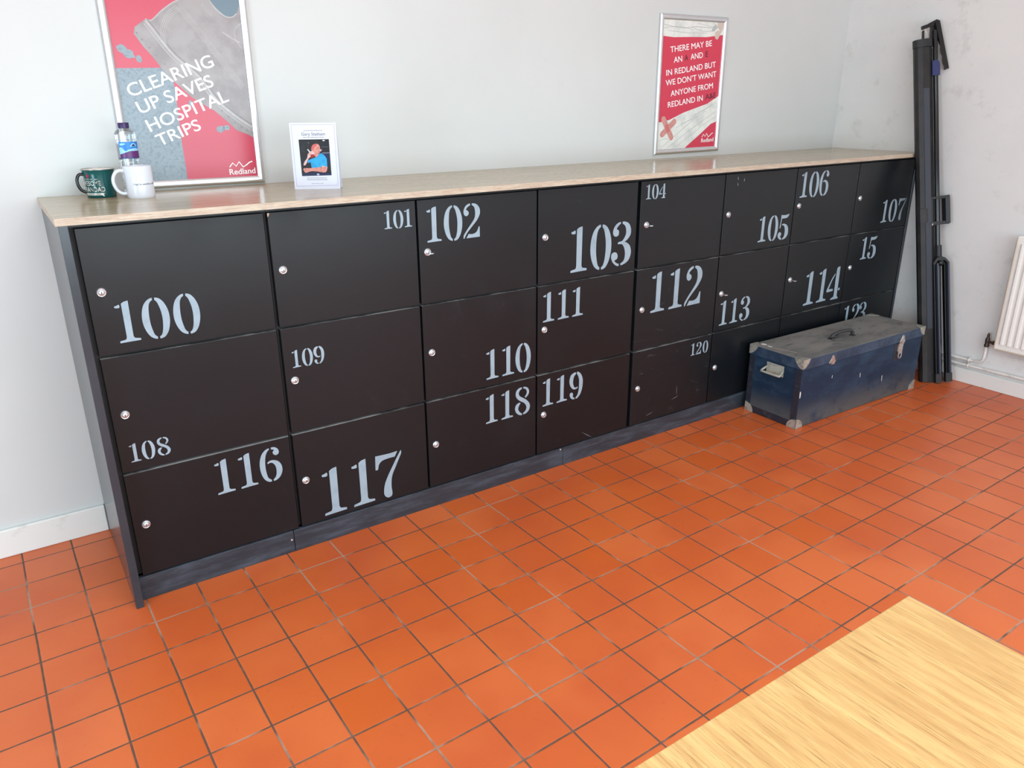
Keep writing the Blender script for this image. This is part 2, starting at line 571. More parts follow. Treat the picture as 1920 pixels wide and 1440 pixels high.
# ------------------------------------------------------------------ lockers
GLYPH = {'1':[[[.014,.904],[.043,.904],[.111,.927],[.111,.853],[.013,.86]],[[.159,.943],[.159,.943],[.22,.983],[.314,1.0],[.314,1.0],[.311,.583],[.307,.167],[.311,.12],[.329,.085],[.36,.07],[.45,.052],[.459,.038],[.457,.013],[.451,.006],[.226,.002],[.01,-.003],[.0,.0],[.001,.034],[.014,.046],[.121,.065],[.147,.088],[.157,.13],[.159,.169],[.159,.562]]],
'0':[[[.288,.99],[.288,.99],[.287,.936],[.287,.936],[.234,.898],[.195,.82],[.175,.699],[.165,.514],[.173,.325],[.209,.13],[.243,.053],[.281,.023],[.281,.023],[.276,-.036],[.276,-.036],[.204,-.012],[.126,.05],[.058,.171],[.011,.336],[.0,.509],[.024,.69],[.077,.837],[.155,.933],[.233,.98]],[[.34,.986],[.34,.986],[.389,.979],[.462,.938],[.541,.83],[.603,.65],[.618,.459],[.597,.288],[.544,.122],[.462,.007],[.383,-.031],[.335,-.037],[.335,-.037],[.329,.015],[.329,.015],[.381,.054],[.42,.158],[.442,.281],[.454,.469],[.442,.642],[.407,.803],[.376,.885],[.339,.929],[.339,.929]]],
'2':[[[.245,.998],[.245,.998],[.246,.945],[.246,.945],[.176,.911],[.118,.86],[.108,.82],[.162,.789],[.192,.734],[.173,.673],[.105,.64],[.038,.681],[.016,.757],[.03,.835],[.083,.928],[.167,.983]],[[.304,.993],[.304,.993],[.378,.993],[.482,.95],[.564,.846],[.583,.737],[.559,.632],[.47,.496],[.34,.364],[.187,.216],[.1,.117],[.023,-.011],[.023,-.011],[.0,-.009],[.002,.072],[.059,.157],[.168,.29],[.3,.439],[.376,.54],[.411,.644],[.41,.787],[.375,.896],[.303,.946],[.303,.946]],[[.097,-.009],[.097,-.009],[.174,.113],[.174,.113],[.29,.098],[.376,.112],[.452,.155],[.496,.223],[.53,.301],[.562,.299],[.562,.299],[.562,-.002],[.562,-.002]]],
'3':[[[.253,.999],[.253,.999],[.256,.958],[.256,.958],[.2,.926],[.147,.87],[.138,.842],[.187,.817],[.209,.768],[.189,.696],[.111,.676],[.044,.719],[.03,.804],[.078,.91],[.161,.976]],[[.31,1.0],[.31,1.0],[.383,.995],[.498,.946],[.563,.847],[.579,.751],[.555,.66],[.471,.574],[.386,.532],[.386,.532],[.463,.505],[.549,.437],[.596,.333],[.602,.236],[.551,.108],[.454,.033],[.305,-.013],[.305,-.013],[.284,.034],[.284,.034],[.363,.072],[.409,.143],[.42,.257],[.395,.374],[.345,.458],[.288,.491],[.205,.492],[.187,.518],[.217,.543],[.309,.556],[.38,.621],[.425,.71],[.424,.813],[.389,.9],[.311,.953],[.311,.953]],[[.236,-.018],[.236,-.018],[.153,.002],[.048,.09],[.0,.2],[.013,.283],[.085,.318],[.162,.295],[.195,.225],[.177,.157],[.113,.13],[.112,.105],[.162,.061],[.241,.033],[.241,.033]]],
'4':[[[.391,.872],[.404,.946],[.43,.97],[.54,.986],[.54,.986],[.548,.683],[.552,.373],[.548,.108],[.557,.067],[.614,.016],[.613,-.02],[.613,-.02],[.433,-.02],[.249,-.018],[.249,-.018],[.248,.018],[.371,.063],[.393,.129],[.388,.395],[.387,.673]],[[.33,.79],[.33,.79],[.332,.749],[.21,.573],[.09,.335],[.09,.335],[.305,.321],[.305,.321],[.307,.256],[.307,.256],[.17,.252],[.022,.249],[.0,.271],[.006,.324],[.085,.467],[.194,.644]],[[.585,.305],[.585,.305],[.646,.316],[.646,.316],[.659,.265],[.64,.235],[.584,.235],[.584,.235]]],
'5':[[[.112,.965],[.112,.965],[.302,.944],[.46,.951],[.603,.979],[.603,.979],[.571,.894],[.463,.827],[.285,.815],[.165,.82],[.165,.82],[.142,.64],[.13,.465],[.088,.431],[.068,.458],[.098,.645]],[[.207,.541],[.207,.541],[.216,.583],[.325,.599],[.495,.545],[.593,.448],[.638,.316],[.631,.136],[.513,.007],[.322,-.051],[.322,-.051],[.293,.003],[.293,.003],[.401,.069],[.431,.233],[.412,.388],[.341,.509],[.275,.54]],[[.253,-.044],[.253,-.044],[.158,-.026],[.045,.054],[.0,.147],[.03,.246],[.116,.276],[.189,.244],[.216,.164],[.176,.117],[.163,.08],[.237,.021],[.237,.021]]],
'6':[[[.301,.987],[.301,.987],[.3,.951],[.3,.951],[.24,.896],[.193,.799],[.165,.68],[.149,.509],[.154,.331],[.173,.181],[.206,.09],[.279,.027],[.279,.027],[.277,-.024],[.277,-.024],[.208,-.017],[.114,.053],[.043,.187],[.005,.358],[.0,.535],[.022,.688],[.084,.845],[.174,.943],[.25,.98]],[[.353,.992],[.353,.992],[.41,.995],[.48,.97],[.539,.91],[.562,.824],[.537,.76],[.468,.738],[.408,.779],[.391,.847],[.421,.882],[.432,.903],[.41,.923],[.358,.94],[.358,.94]],[[.222,.528],[.222,.572],[.294,.611],[.395,.604],[.505,.544],[.581,.434],[.606,.297],[.581,.159],[.509,.049],[.414,-.012],[.339,-.028],[.339,-.028],[.325,.013],[.325,.013],[.395,.083],[.433,.185],[.438,.329],[.414,.441],[.357,.522],[.287,.549]]],
'7':[[[.013,.989],[.013,.989],[.113,.982],[.335,.973],[.506,.983],[.506,.983],[.442,.87],[.442,.87],[.329,.873],[.216,.865],[.136,.841],[.081,.778],[.058,.688],[.029,.674],[.0,.68],[.0,.68]],[[.586,.984],[.586,.984],[.591,.915],[.528,.789],[.45,.638],[.371,.487],[.338,.346],[.33,.197],[.34,.088],[.327,.009],[.27,-.02],[.213,-.006],[.166,.048],[.154,.122],[.167,.234],[.203,.351],[.269,.483],[.358,.63],[.435,.757],[.511,.874]]],
'8':[[[.339,.991],[.339,.991],[.442,.973],[.538,.902],[.581,.776],[.539,.664],[.442,.576],[.442,.576],[.4,.621],[.4,.621],[.469,.704],[.486,.797],[.442,.887],[.339,.938],[.339,.938]],[[.276,.993],[.276,.993],[.285,.938],[.285,.938],[.194,.885],[.153,.786],[.207,.677],[.345,.586],[.483,.481],[.582,.36],[.616,.229],[.568,.092],[.457,.007],[.336,-.013],[.336,-.013],[.331,.037],[.331,.037],[.428,.101],[.47,.201],[.448,.305],[.359,.412],[.207,.507],[.084,.621],[.03,.754],[.057,.892],[.153,.974]],[[.18,.453],[.18,.453],[.229,.429],[.229,.429],[.166,.346],[.129,.245],[.165,.138],[.248,.057],[.284,.036],[.284,.036],[.28,-.03],[.28,-.03],[.151,.014],[.041,.119],[.0,.25],[.028,.366],[.097,.43]]],
'9':[[[.282,.987],[.282,.987],[.29,.93],[.29,.93],[.201,.834],[.168,.714],[.163,.588],[.212,.449],[.275,.403],[.382,.425],[.382,.425],[.374,.368],[.374,.368],[.277,.338],[.153,.372],[.044,.499],[.0,.648],[.006,.773],[.063,.914],[.182,.977]],[[.325,.987],[.325,.987],[.411,.976],[.521,.869],[.595,.701],[.611,.518],[.586,.317],[.515,.125],[.395,-.004],[.303,-.04],[.303,-.04],[.292,.019],[.292,.019],[.377,.104],[.432,.298],[.441,.503],[.436,.683],[.391,.821],[.33,.922],[.33,.922]],[[.242,-.042],[.242,-.042],[.118,-.006],[.039,.089],[.021,.183],[.066,.238],[.142,.228],[.175,.149],[.158,.101],[.193,.041],[.247,.008],[.247,.008]]]}
XC = [0.0, 0.5165, 1.0320, 1.5453, 2.0667, 2.5897, 3.1032, 3.6176, 4.1330]
GAP = [0.0, .012, .008, .008, .019, .007, .007, .007, 0.0]
ZR = [1.187, .8163, .4438, .0836]
# number -> (left of first digit, baseline, digit height, right of last digit)
NUM = {'100': (.0603, .8515, .1208, .2879), '101': (.9102, 1.0988, .0603, 1.0131), '102': (1.0701, 1.0375, .1215, 1.2878),
       '103': (1.7103, .8494, .1806, 2.0326), '104': (2.1042, 1.1106, .0598, 2.2176), '105': (2.8536, .8539, .121, 3.0768),
       '106': (3.1369, 1.0439, .1215, 3.36), '107': (3.8816, .856, .122, 4.1088), '108': (.0298, .4781, .0597, .1429),
       '109': (.5512, .6769, .0597, .6609), '110': (1.3033, .4763, .1205, 1.515), '111': (1.5751, .6641, .1212, 1.7796),
       '112': (2.1673, .6106, .1806, 2.4844), '113': (2.6291, .4742, .1206, 2.8449), '114': (3.2759, .476, .1784, 3.5864),
       '15': (3.7375, .6671, .1214, 3.8789), '116': (.261, .295, .1211, .477), '117': (.6093, .1015, .1804, .9205),
       '118': (1.2971, .2899, .1202, 1.5114), '119': (1.5767, .2992, .1187, 1.79), '120': (2.4486, .3562, .0592, 2.5653),
       '123': (3.664, .2925, .1205, 3.8766)}
ROWS = [['100', '101', '102', '103', '104', '105', '106', '107'],
        ['108', '109', '110', '111', '112', '113', '114', '15'],
        ['116', '117', '118', '119', '120', None, None, '123']]
KEYED = {'102', '104', '113', '114'}
SCUFF = {'112', '120'}
LOCKZ = [1.0045, .6330, .2620]


def on_door(u, v, w):
    return Vector((u, -w, v))


def gw(ch):
    return max(p[0] for q in GLYPH[ch] for p in q)


def digits(mb, s):
    x, z, h, right = NUM[s]
    xs = [x]
    if len(s) == 3:
        xs.append(x + (.555 if s[1] == '0' else .6186 if s[1] == '1' else .60) * h)
    xs.append(right - gw(s[-1]) * h)
    for ch, xx in zip(s, xs):
        for q in GLYPH[ch]:
            mb.poly([(xx + a * h, z + b * h) for a, b in spline(q, 4)], 'vinyl', on_door, .0006, .0001)
    return mb


def lock_mesh(x, z, key):
    mb = MB()
    o = (x, 0, z)
    mb.lathe([(.0135, 0), (.0135, .0018), (.0128, .0036), (.0108, .0050), (.0094, .0046), (.0090, .0030)], 'chrome', o, '-Y', 28)
    mb.lathe([(.0088, .0028), (.0086, .0058), (.0068, .0076), (.0040, .0084), (.0, .0086)], 'chrome2', o, '-Y', 24)
    mb.box((x - .0010, -.0089, z - .0040), (x + .0010, -.0080, z + .0040), 'black')
    return mb


COLUMN_TEXT = ['black locker column at the left end, doors stencilled 100, 108 and 116',
               'black locker column with doors stencilled 101, 109 and 117',
               'black locker column with doors stencilled 102, 110 and 118',
               'black locker column with doors stencilled 103, 111 and 119',
               'black locker column with doors stencilled 104, 112 and 120',
               'black locker column with doors stencilled 105 and 113, its bottom door half hidden by the trunk',
               'black locker column with doors stencilled 106 and 114, its foot behind the blue trunk',
               'black locker column at the right end, doors stencilled 107, 15 and 123']
for c in range(8):
    x0, x1 = XC[c], XC[c + 1]
    t = thing('locker_column', ((x0 + x1) / 2, .26, 0), COLUMN_TEXT[c], 'locker', 'bank of black numbered lockers')
    MB().box((x0 + .0005 if c else -.013, .020, .0842), (x1 - .0005 if c < 7 else 4.1415, .545, 1.1995), 'carcass').build('carcass', t)
    MB().box((x0 if c else -.0145, -.006, 1.1905), (x1 - .0012 if c < 7 else 4.1425, .019, 1.1995), 'door').build('top_rail', t)
    for r in range(3):
        num = ROWS[r][c]
        lo = (x0 + GAP[c] / 2, 0, ZR[r + 1] + (.0042 if r < 2 else .0020))
        hi = (x1 - GAP[c + 1] / 2, .0195, ZR[r] - (.0036 if r else .0020))
        db = MB().box(lo, hi, 'door_scuff' if num in SCUFF else 'door')
        if r:
            db.mi[1] = db.mat('door_edge')            # worn top edge
        dr = db.build('door', t, bevel=.0012)
        if num:
            tag(dr, 'black door stencilled ' + num)
            digits(MB(), num).build('number', dr)
        lx = x0 + (.0362 if c != 4 else .0475)
        lk = lock_mesh(lx, LOCKZ[r], num in KEYED).build('lock', dr, smooth=35)
        if num in KEYED:
            k = MB().box((lx - .0035, -.0165, LOCKZ[r] - .0011), (lx + .0035, -.008, LOCKZ[r] + .0011), 'chrome')
            k.prism([(.010 * cos(q * pi / 8) * 1.0, .012 * sin(q * pi / 8)) for q in range(16)], -.0011, .0011, 'chrome',
                    lambda u, v, w, lx=lx, lz=LOCKZ[r]: Vector((lx + u, -.027 + v, lz + w)))
            tag(k.build('key', dr, smooth=35), 'key left in the lock')
        if num == '101':
            MB().poly([(.5229, 1.1838), (.5290, 1.1838), (.5286, 1.1785), (.5250, 1.1733), (.5229, 1.1723)], 'chip', on_door, .0004, 0).build('chip', dr)
        if num in ('119', '120'):
            g = MB()
            for (p, q), (p2, q2) in ((((1.7903, .1289), (1.8528, .0869)),) if num == '119' else (((2.3355, .1561), (2.3879, .1682)), ((2.2257, .1236), (2.1746, .1123)), ((2.352, .0815), (2.386, .0790)), ((2.3700, .225), (2.3720, .175)))):
                dx, dz = p2 - p, q2 - q
                ln = math.hypot(dx, dz)
                nx, nz = -dz / ln * .0016, dx / ln * .0016
                g.poly([(p, q), (p + dx * .5 - nx, q + dz * .5 - nz), (p2, q2), (p + dx * .6 + nx, q + dz * .6 + nz)], 'scratch', on_door, .0003, 0)
            g.build('scratches', dr)
        if num == '105':
            g = MB()
            for (p, q), (p2, q2) in (((2.6694, 1.1726), (2.6731, 1.1582)), ((2.6709, 1.1452), (2.6744, 1.1318)), ((2.7143, 1.1637), (2.7149, 1.1489))):
                g.poly([(p, q), (p2 - .002, q2), (p2 + .002, q2)], 'vinyl', on_door, .0004, 0)
            g.build('residue', dr)
        if num == '15':
            MB().poly([(3.7235, .771), (3.7270, .771), (3.7270, .7526), (3.7260, .7415), (3.7215, .7415), (3.7240, .7526)], 'panel', on_door, .0004, 0).build('residue', dr)

# kickboards, three lengths butted end to end
for x0, x1, sx, lab in ((-.0145, .4875, .479, 'left length of grey kickboard below locker 116, ending at a screw'),
                        (.4895, 1.6852, 1.672, 'middle length of grey kickboard below lockers 117 and 118'),
                        (1.6872, 4.1425, None, 'long right length of grey kickboard running behind the blue trunk')):
    o = MB().box((x0, -.004, 0.0), (x1, .012, .0826), 'kick').build('kickboard', bevel=.001)
    tag(o, lab, 'kickboard', 'kickboards under the lockers')
    if sx:
        MB().lathe([(.0036, 0), (.0034, .0012), (.0018, .0017), (.0, .0017)], 'screw', (sx, -.004, .0494 if sx < 1 else .0770), '-Y', 14).build('screw', o)
o = MB().box((-.0388, -.0418, 0), (-.0155, .5480, 1.1995), 'panel').build('end_panel', bevel=.0012)
tag(o, 'tall charcoal end panel closing the left end of the lockers beside locker 100', 'panel')
o = MB().box((4.1440, 0.0, 0), (4.1640, .5480, 1.1995), 'panel').build('end_panel', bevel=.0012)
tag(o, 'narrow charcoal end panel at the right end beside lockers 107 and 15', 'panel')

wt = MB()
x0, x1, y0, y1, z0, z1 = -.0445, 4.1675, -.0424, .5485, 1.2000, 1.2195
wt.add([(x0, y0, z1), (x1, y0, z1), (x1, y1, z1), (x0, y1, z1)], [(0, 1, 2, 3)], 'worktop')
wt.add([(x0, y0, z0), (x1, y0, z0), (x1, y1, z0), (x0, y1, z0), (x0, y0, z1), (x1, y0, z1), (x1, y1, z1), (x0, y1, z1)],
       [(0, 3, 2, 1), (0, 1, 5, 4), (1, 2, 6, 5), (2, 3, 7, 6), (3, 0, 4, 7)], 'worktop_edge')
tag(wt.build('worktop'), 'long pale wood effect worktop laid along the top of the black lockers', 'worktop')


# ------------------------------------------------------------------ posters
def on_wall(ox, oz, ang, y):
    c, s = cos(ang), sin(ang)
    return lambda u, v, w=0.0: Vector((ox + u * c - v * s, y - w, oz + u * s + v * c))


def snap_frame(w, h, fn, parent):
    prof = [(0, 0), (0, .008), (.003, .0115), (.008, .0135), (.014, .0130), (.020, .0105), (.0245, .0065), (.0255, .0020)]
    vs, fs = [], []
    for d, z in prof:
        vs += [fn(d, d, z), fn(w - d, d, z), fn(w - d, h - d, z), fn(d, h - d, z)]
    for i in range(len(prof) - 1):
        for k in range(4):
            k2 = (k + 1) % 4
            fs.append((i * 4 + k, i * 4 + k2, (i + 1) * 4 + k2, (i + 1) * 4 + k))
    mb = MB().add(vs, fs, 'alu')
    mb.prism([(.002, .002), (w - .002, .002), (w - .002, h - .002), (.002, h - .002)], 0.0002, .0012, 'alu', fn)
    return mb.build('frame', parent, smooth=28)


RIB = [0]


def ribbon(mb, pts, wd, m, fn, w):
    """stroke of even width along a line of 2D points"""
    RIB[0] = (RIB[0] + 1) % 12
    w += RIB[0] * .000012
    P = [Vector(p) for p in pts]
    L, R2 = [], []
    for i, p in enumerate(P):
        d = (P[min(i + 1, len(P) - 1)] - P[max(i - 1, 0)]).normalized()
        n = Vector((-d.y, d.x)) * wd / 2
        L.append(p + n)
        R2.append(p - n)
    vs = [fn(p.x, p.y, w) for p in L] + [fn(p.x, p.y, w) for p in R2]
    n = len(P)
    return mb.add(vs, [(n + i, n + i + 1, i + 1, i) for i in range(n - 1)], m)


def smooth_line(pts, k=6):
    q = [pts[0]] + list(pts) + [pts[-1]]
    out = []
    for i in range(1, len(q) - 2):
        p0, p1, p2, p3 = (Vector(x) for x in q[i - 1:i + 3])
        for j in range(k):
            t = j / k
            v = .5 * (2 * p1 + (p2 - p0) * t + (2 * p0 - 5 * p1 + 4 * p2 - p3) * t * t + (3 * p1 - p0 - 3 * p2 + p3) * t ** 3)
            out.append(tuple(v))
    return out + [tuple(pts[-1])]


def blob(mb, cx, cy, rx, ry, ang, m, fn, w, seed, n=22, rough=.16):
    rr = random.Random(seed)
    pts = []
    for i in range(n):
        t = 2 * pi * i / n
        k = 1 + rr.uniform(-rough, rough)
        a, b = rx * k * cos(t), ry * k * sin(t)
        pts.append((cx + a * cos(ang) - b * sin(ang), cy + a * sin(ang) + b * cos(ang)))
    return mb.poly(pts, m, fn, w, w)


def logo(mb, u, v, wd, fn, w, ang=0.0):
    """hill line over the word"""
    k = wd / .093
    hill = [(.003, .017), (.015, .031), (.026, .019), (.038, .034), (.051, .015), (.064, .022), (.075, .030), (.086, .033)]
    c, s = cos(ang), sin(ang)
    ribbon(mb, [(u + (a * c - b * s) * k, v + (a * s + b * c) * k) for a, b in hill], .0038 * k, 'white_ink', fn, w)
    put_text(mb, 'Redland', 'white_ink', u, v - .0095 * k, .0195 * k, wd, fn, ang, w, bold=.02)


PY = YB - .0015
# big boot poster
fn = on_wall(.2225, 1.2265, radians(-.3), PY)
p1 = thing('framed_poster', (.456, YB - .002, 1.2265), 'framed poster behind the mugs with a grey boot, reading CLEARING UP SAVES HOSPITAL TRIPS', 'poster', 'snap frame safety posters')
snap_frame(.468, .652, fn, p1)
w0 = .0022
s = MB()
U = lambda L: [(a + .005, b) for a, b in L]
s.poly([(.0235, .022), (.4455, .022), (.4455, .630), (.0235, .630)], 'pink', fn, w0, .0013)
boot_edge = [(.159, .3877), (.1367, .4225), (.1139, .4503), (.099, .4747), (.0903, .4875), (.0962, .5087), (.1319, .534), (.1502, .5313), (.1843, .5605), (.2207, .5863), (.2413, .5955), (.262, .624)]
sole = [(.435, .160), (.4202, .1695), (.3841, .1836), (.3456, .222), (.3131, .2517), (.2636, .2822), (.2423, .2965), (.1922, .3469)]
s.poly(U([(.0185, .010), (.0185, .3832), (.159, .3877), (.1922, .3469), (.1927, .2793), (.1909, .1554), (.1936, .010)]), 'concrete', fn, w0 + .0001, w0)
s.poly(U([(.1922, .3469), (.216, .328), (.262, .282), (.3131, .2517), (.30, .262), (.262, .306), (.21, .352)]), 'sky', fn, w0 + .00012, w0)
s.poly(U(boot_edge + [(.4405, .624)] + [(.4405, .160)] + sole), 'boot', fn, w0 + .0002, w0)
s.poly(U([(.3408, .629), (.3408, .6017), (.3606, .5758), (.3873, .5554), (.4108, .5539), (.4272, .5658), (.4405, .60), (.4405, .629)]), 'sky', fn, w0 + .0003, w0)
for off, wd, m in ((0, .008, 'boot_light'), (.0065, .003, 'boot_dark'), (-.008, .003, 'boot_light')):
    ribbon(s, U([(a + off * .75, b + off) for a, b in smooth_line([(.1311, .5288), (.1445, .511), (.2036, .4272), (.2744, .362), (.3237, .2879), (.38, .235), (.4359, .1948)])]), wd, m, fn, w0 + .0004)
for off in (-.006, -.002, .002, .006):
    ribbon(s, U([(a + off, b + off) for a, b in smooth_line([(.239, .5795), (.2937, .507), (.3427, .4368), (.4202, .3293)])]), .0016, 'boot_light', fn, w0 + .0004)
    ribbon(s, U([(a + off, b - off) for a, b in smooth_line([(.2383, .5741), (.2020, .5454), (.1785, .4964), (.1800, .462)])]), .0014, 'boot_light', fn, w0 + .0004)
ribbon(s, U(smooth_line([(.3408, .6017), (.3606, .5758), (.3873, .5554), (.4108, .5539), (.4272, .5658)])), .004, 'boot_light', fn, w0 + .0004)
ribbon(s, U(smooth_line(boot_edge[6:11])), .004, 'boot_light', fn, w0 + .0004)
ribbon(s, U(smooth_line([(.372, .505), (.402, .487), (.428, .474)])), .004, 'boot_light', fn, w0 + .0004)
ribbon(s, U([(.318, .590), (.346, .560), (.341, .555), (.313, .585), (.318, .590)]), .0015, 'boot_light', fn, w0 + .0004)
ribbon(s, U(smooth_line([(.438, .535), (.415, .515), (.414, .485), (.432, .455)])), .002, 'boot_light', fn, w0 + .0004)
for i in range(16):                                   # tread notches along the sole
    t = i / 15
    L = smooth_line([(.094, .483), (.125, .440), (.165, .392), (.215, .335), (.268, .287), (.318, .256), (.36, .216), (.40, .182), (.43, .168)])
    p = L[int(t * (len(L) - 1))]
    blob(s, p[0] + .011, p[1] + .008, .0028, .0034, .8, 'boot_dark', fn, w0 + .0004, i, 10)
blob(s, .0508 + .001, .443, .0150, .0125, -.3, 'concrete', fn, w0 + .0003, 1)
blob(s, .0705 + .001, .4275, .0180, .0130, -.6, 'concrete', fn, w0 + .00032, 2)
blob(s, .0998, .4133, .0085, .0115, .2, 'concrete', fn, w0 + .0003, 3)
blob(s, .331, .190, .0150, .0105, .5, 'concrete', fn, w0 + .0003, 4)
blob(s, .353, .1935, .0100, .0090, .1, 'concrete', fn, w0 + .0003, 5)
blob(s, .243, .276, .0075, .0090, .1, 'concrete', fn, w0 + .0003, 6)
A = radians(19.9)
for tx, u, v, wd, hh in (('CLEARING', .0565, .2950, .2995, .0385), ('UP SAVES', .0790, .2425, .2660, .0385), ('HOSPITAL', .1005, .1850, .2900, .0385), ('TRIPS', .1225, .1380, .1545, .0365)):
    put_text(s, tx, 'white_ink', u, v, hh, wd, fn, A, w0 + .0006, bold=.015)
logo(s, .3440, .0420, .0930, fn, w0 + .0006, radians(.8))
s.build('print', p1)

# plaster poster
fn = on_wall(2.6620, 1.2397, radians(.3), PY)
p2 = thing('framed_poster', (2.899, YB - .002, 1.2397), 'framed red poster with white bandages, reading THERE MAY BE AN A AND E', 'poster', 'snap frame safety posters')
snap_frame(.4735, .651, fn, p2)
s = MB()
s.poly([(.0245, .022), (.449, .022), (.449, .630), (.0245, .630)], 'red', fn, w0, .0013)
s.poly([(.0245, .5533), (.10, .549), (.215, .5536), (.33, .556), (.4413, .5686), (.449, .5700), (.449, .630), (.0245, .630)], 'bandage', fn, w0 + .0001, w0)
s.poly([(.0245, .022), (.2206, .0225), (.3328, .0905), (.4082, .1387), (.449, .1500), (.449, .2760), (.4378, .2705), (.3697, .2393), (.1995, .1987), (.10, .165), (.0245, .1542)], 'bandage', fn, w0 + .0001, w0)
for L, wd in (([(.03, .604), (.15, .592), (.25, .601), (.37, .60)], .003), ([(.03, .589), (.13, .598), (.23, .587)], .0022), ([(.22, .598), (.30, .582), (.39, .586)], .0022),
              ([(.06, .577), (.2, .572), (.33, .575)], .0018), ([(.26, .617), (.36, .606), (.44, .604)], .002),
              ([(.15, .125), (.24, .16), (.34, .205), (.44, .245)], .0022), ([(.06, .035), (.16, .095), (.27, .160), (.36, .205)], .0025), ([(.10, .03), (.22, .095), (.33, .15), (.44, .20)], .0025),
              ([(.16, .035), (.26, .085), (.36, .14), (.44, .172)], .0018), ([(.18, .145), (.27, .165), (.33, .19)], .002), ([(.03, .06), (.07, .075), (.10, .07)], .002), ([(.27, .185), (.36, .215), (.43, .25)], .0018)):
    ribbon(s, smooth_line(L), wd, 'crease', fn, w0 + .0002)


def capsule(mb, p, q, r, m, fn, w):
    d = Vector(q) - Vector(p)
    a = math.atan2(d.y, d.x)
    pts = [(q[0] + r * cos(a - pi / 2 + pi * i / 8), q[1] + r * sin(a - pi / 2 + pi * i / 8)) for i in range(9)]
    pts += [(p[0] + r * cos(a + pi / 2 + pi * i / 8), p[1] + r * sin(a + pi / 2 + pi * i / 8)) for i in range(9)]
    return mb.poly(pts, m, fn, w, w)


capsule(s, (.0560, .0965), (.1370, .1560), .0150, 'plaster', fn, w0 + .0003)
capsule(s, (.0600, .1690), (.1210, .0810), .0155, 'plaster', fn, w0 + .0004)
capsule(s, (.0840, .1340), (.0960, .1165), .0120, 'plaster_pad', fn, w0 + .0005)
s.poly([(.3911, .6191), (.372, .604), (.36, .583), (.385, .588), (.405, .600)], 'crease', fn, w0 + .0003, w0)
s.poly([(.388, .560), (.398, .548), (.412, .547), (.440, .588), (.449, .600), (.449, .630), (.405, .628), (.402, .608), (.424, .586), (.405, .590), (.390, .578)], 'gauze', fn, w0 + .0003, w0)
A = radians(7.2)
for tx, u, v, wd in (('THERE MAY BE', .0815, .4795, .2935), ('AN', .1092, .4330, .0580), ('AND', .2255, .4490, .0880),
                     ('IN REDLAND BUT', .0625, .3730, .3535), ('WE DON\u2019T WANT', .0630, .3260, .3620), ('ANYONE FROM', .1010, .2770, .3050), ('REDLAND IN', .0860, .2240, .2500)):
    put_text(s, tx, 'white_ink', u, v, .0262, wd, fn, A, w0 + .0006, bold=.014)
for tx, u, v, wd in (('A', .1840, .4430, .0250), ('E', .3330, .4630, .0170), ('A&E', .3530, .2590, .0790)):
    put_text(s, tx, 'dark_ink', u, v, .0262, wd, fn, A, w0 + .0006, bold=.008)
logo(s, .3440, .0565, .0930, fn, w0 + .0006, radians(2))
s.build('print', p2)


# ------------------------------------------------------------------ things on the worktop
ZT = 1.2195
def facing(x, y):
    return math.atan2(-2.3686 - y, -.1776 - x)


def round_wrap(cx, cy, z0, r_of, th0):
    """u = angle to the right of the side facing the room, v = height"""
    def f(u, v, w=0.0):
        a = th0 + u
        r = r_of(v) + w
        return Vector((cx + r * cos(a), cy + r * sin(a), z0 + v))
    return f


# green enamel mug
cx, cy = .1320, .4420
th = facing(cx, cy)
g = thing('enamel_mug', (cx, cy, ZT), 'dark green enamel mug with white AWESOME GRANDAD lettering and black handle', 'mug')
rb = lambda v: .0428 + .0022 * v / .088
mb = MB().lathe([(.0, .0), (.040, .0), (.0425, .002), (.0434, .012), (.0438, .040), (.0446, .070), (.0460, .080), (.0490, .0865)], 'green', (cx, cy, ZT), n=48, cap=False)
mb.build('body', g, smooth=50)
MB().lathe([(.0485, .0865), (.0440, .078), (.0426, .060), (.0420, .006), (.0, .004)], 'enamel_white', (cx, cy, ZT), n=48, cap=False).build('lining', g, smooth=50)
MB().tube([(cx + .0492 * cos(2 * pi * i / 48), cy + .0492 * sin(2 * pi * i / 48), ZT + .0872) for i in range(49)], .0014, 'steel_rim', 8, False).build('rim', g, smooth=60)
ah = th - radians(82)
hp = smooth_line([(.0425, .071), (.050, .0735), (.058, .069), (.0635, .055), (.0620, .038), (.055, .024), (.0425, .017)], 5)
MB().tube([(cx + r * cos(ah), cy + r * sin(ah), ZT + z) for r, z in hp], .0048, 'black_enamel', 12).build('handle', g, smooth=50)
t = MB()
fw = round_wrap(cx, cy, ZT, lambda v: (.0434 + (.0008 * (v - .012) / .03 if v < .07 else .0012)) , th)
put_text(t, 'THIS IS WHAT AN', 'enamel_white', radians(-82), .0565, .0042, radians(78), lambda u, v, w=0: fw(u, v, .0011), bold=.02)
put_text(t, 'AWESOME', 'enamel_white', radians(-86), .0395, .0135, radians(88), lambda u, v, w=0: fw(u, v, .0011), bold=.015)
put_text(t, 'GRANDAD', 'enamel_white', radians(-82), .0205, .0140, radians(97), lambda u, v, w=0: fw(u, v, .0011), bold=.015)
bn = [(radians(-70), .0095), (radians(0), .0085), (radians(4), .0055), (radians(8), .0120), (radians(3), .0150), (radians(-70), .0165)]
for i in range(12):
    a0, a1 = radians(-70 + 6.2 * i), radians(-70 + 6.2 * (i + 1))
    t.add([fw(a0, .0092, .0003), fw(a1, .0092, .0003), fw(a1, .0160, .0003), fw(a0, .0160, .0003)], [(0, 1, 2, 3)], 'enamel_white')
put_text(t, 'LOOKS LIKE', 'green', radians(-66), .0106, .0040, radians(62), lambda u, v, w=0: fw(u, v, .0009), bold=.02)
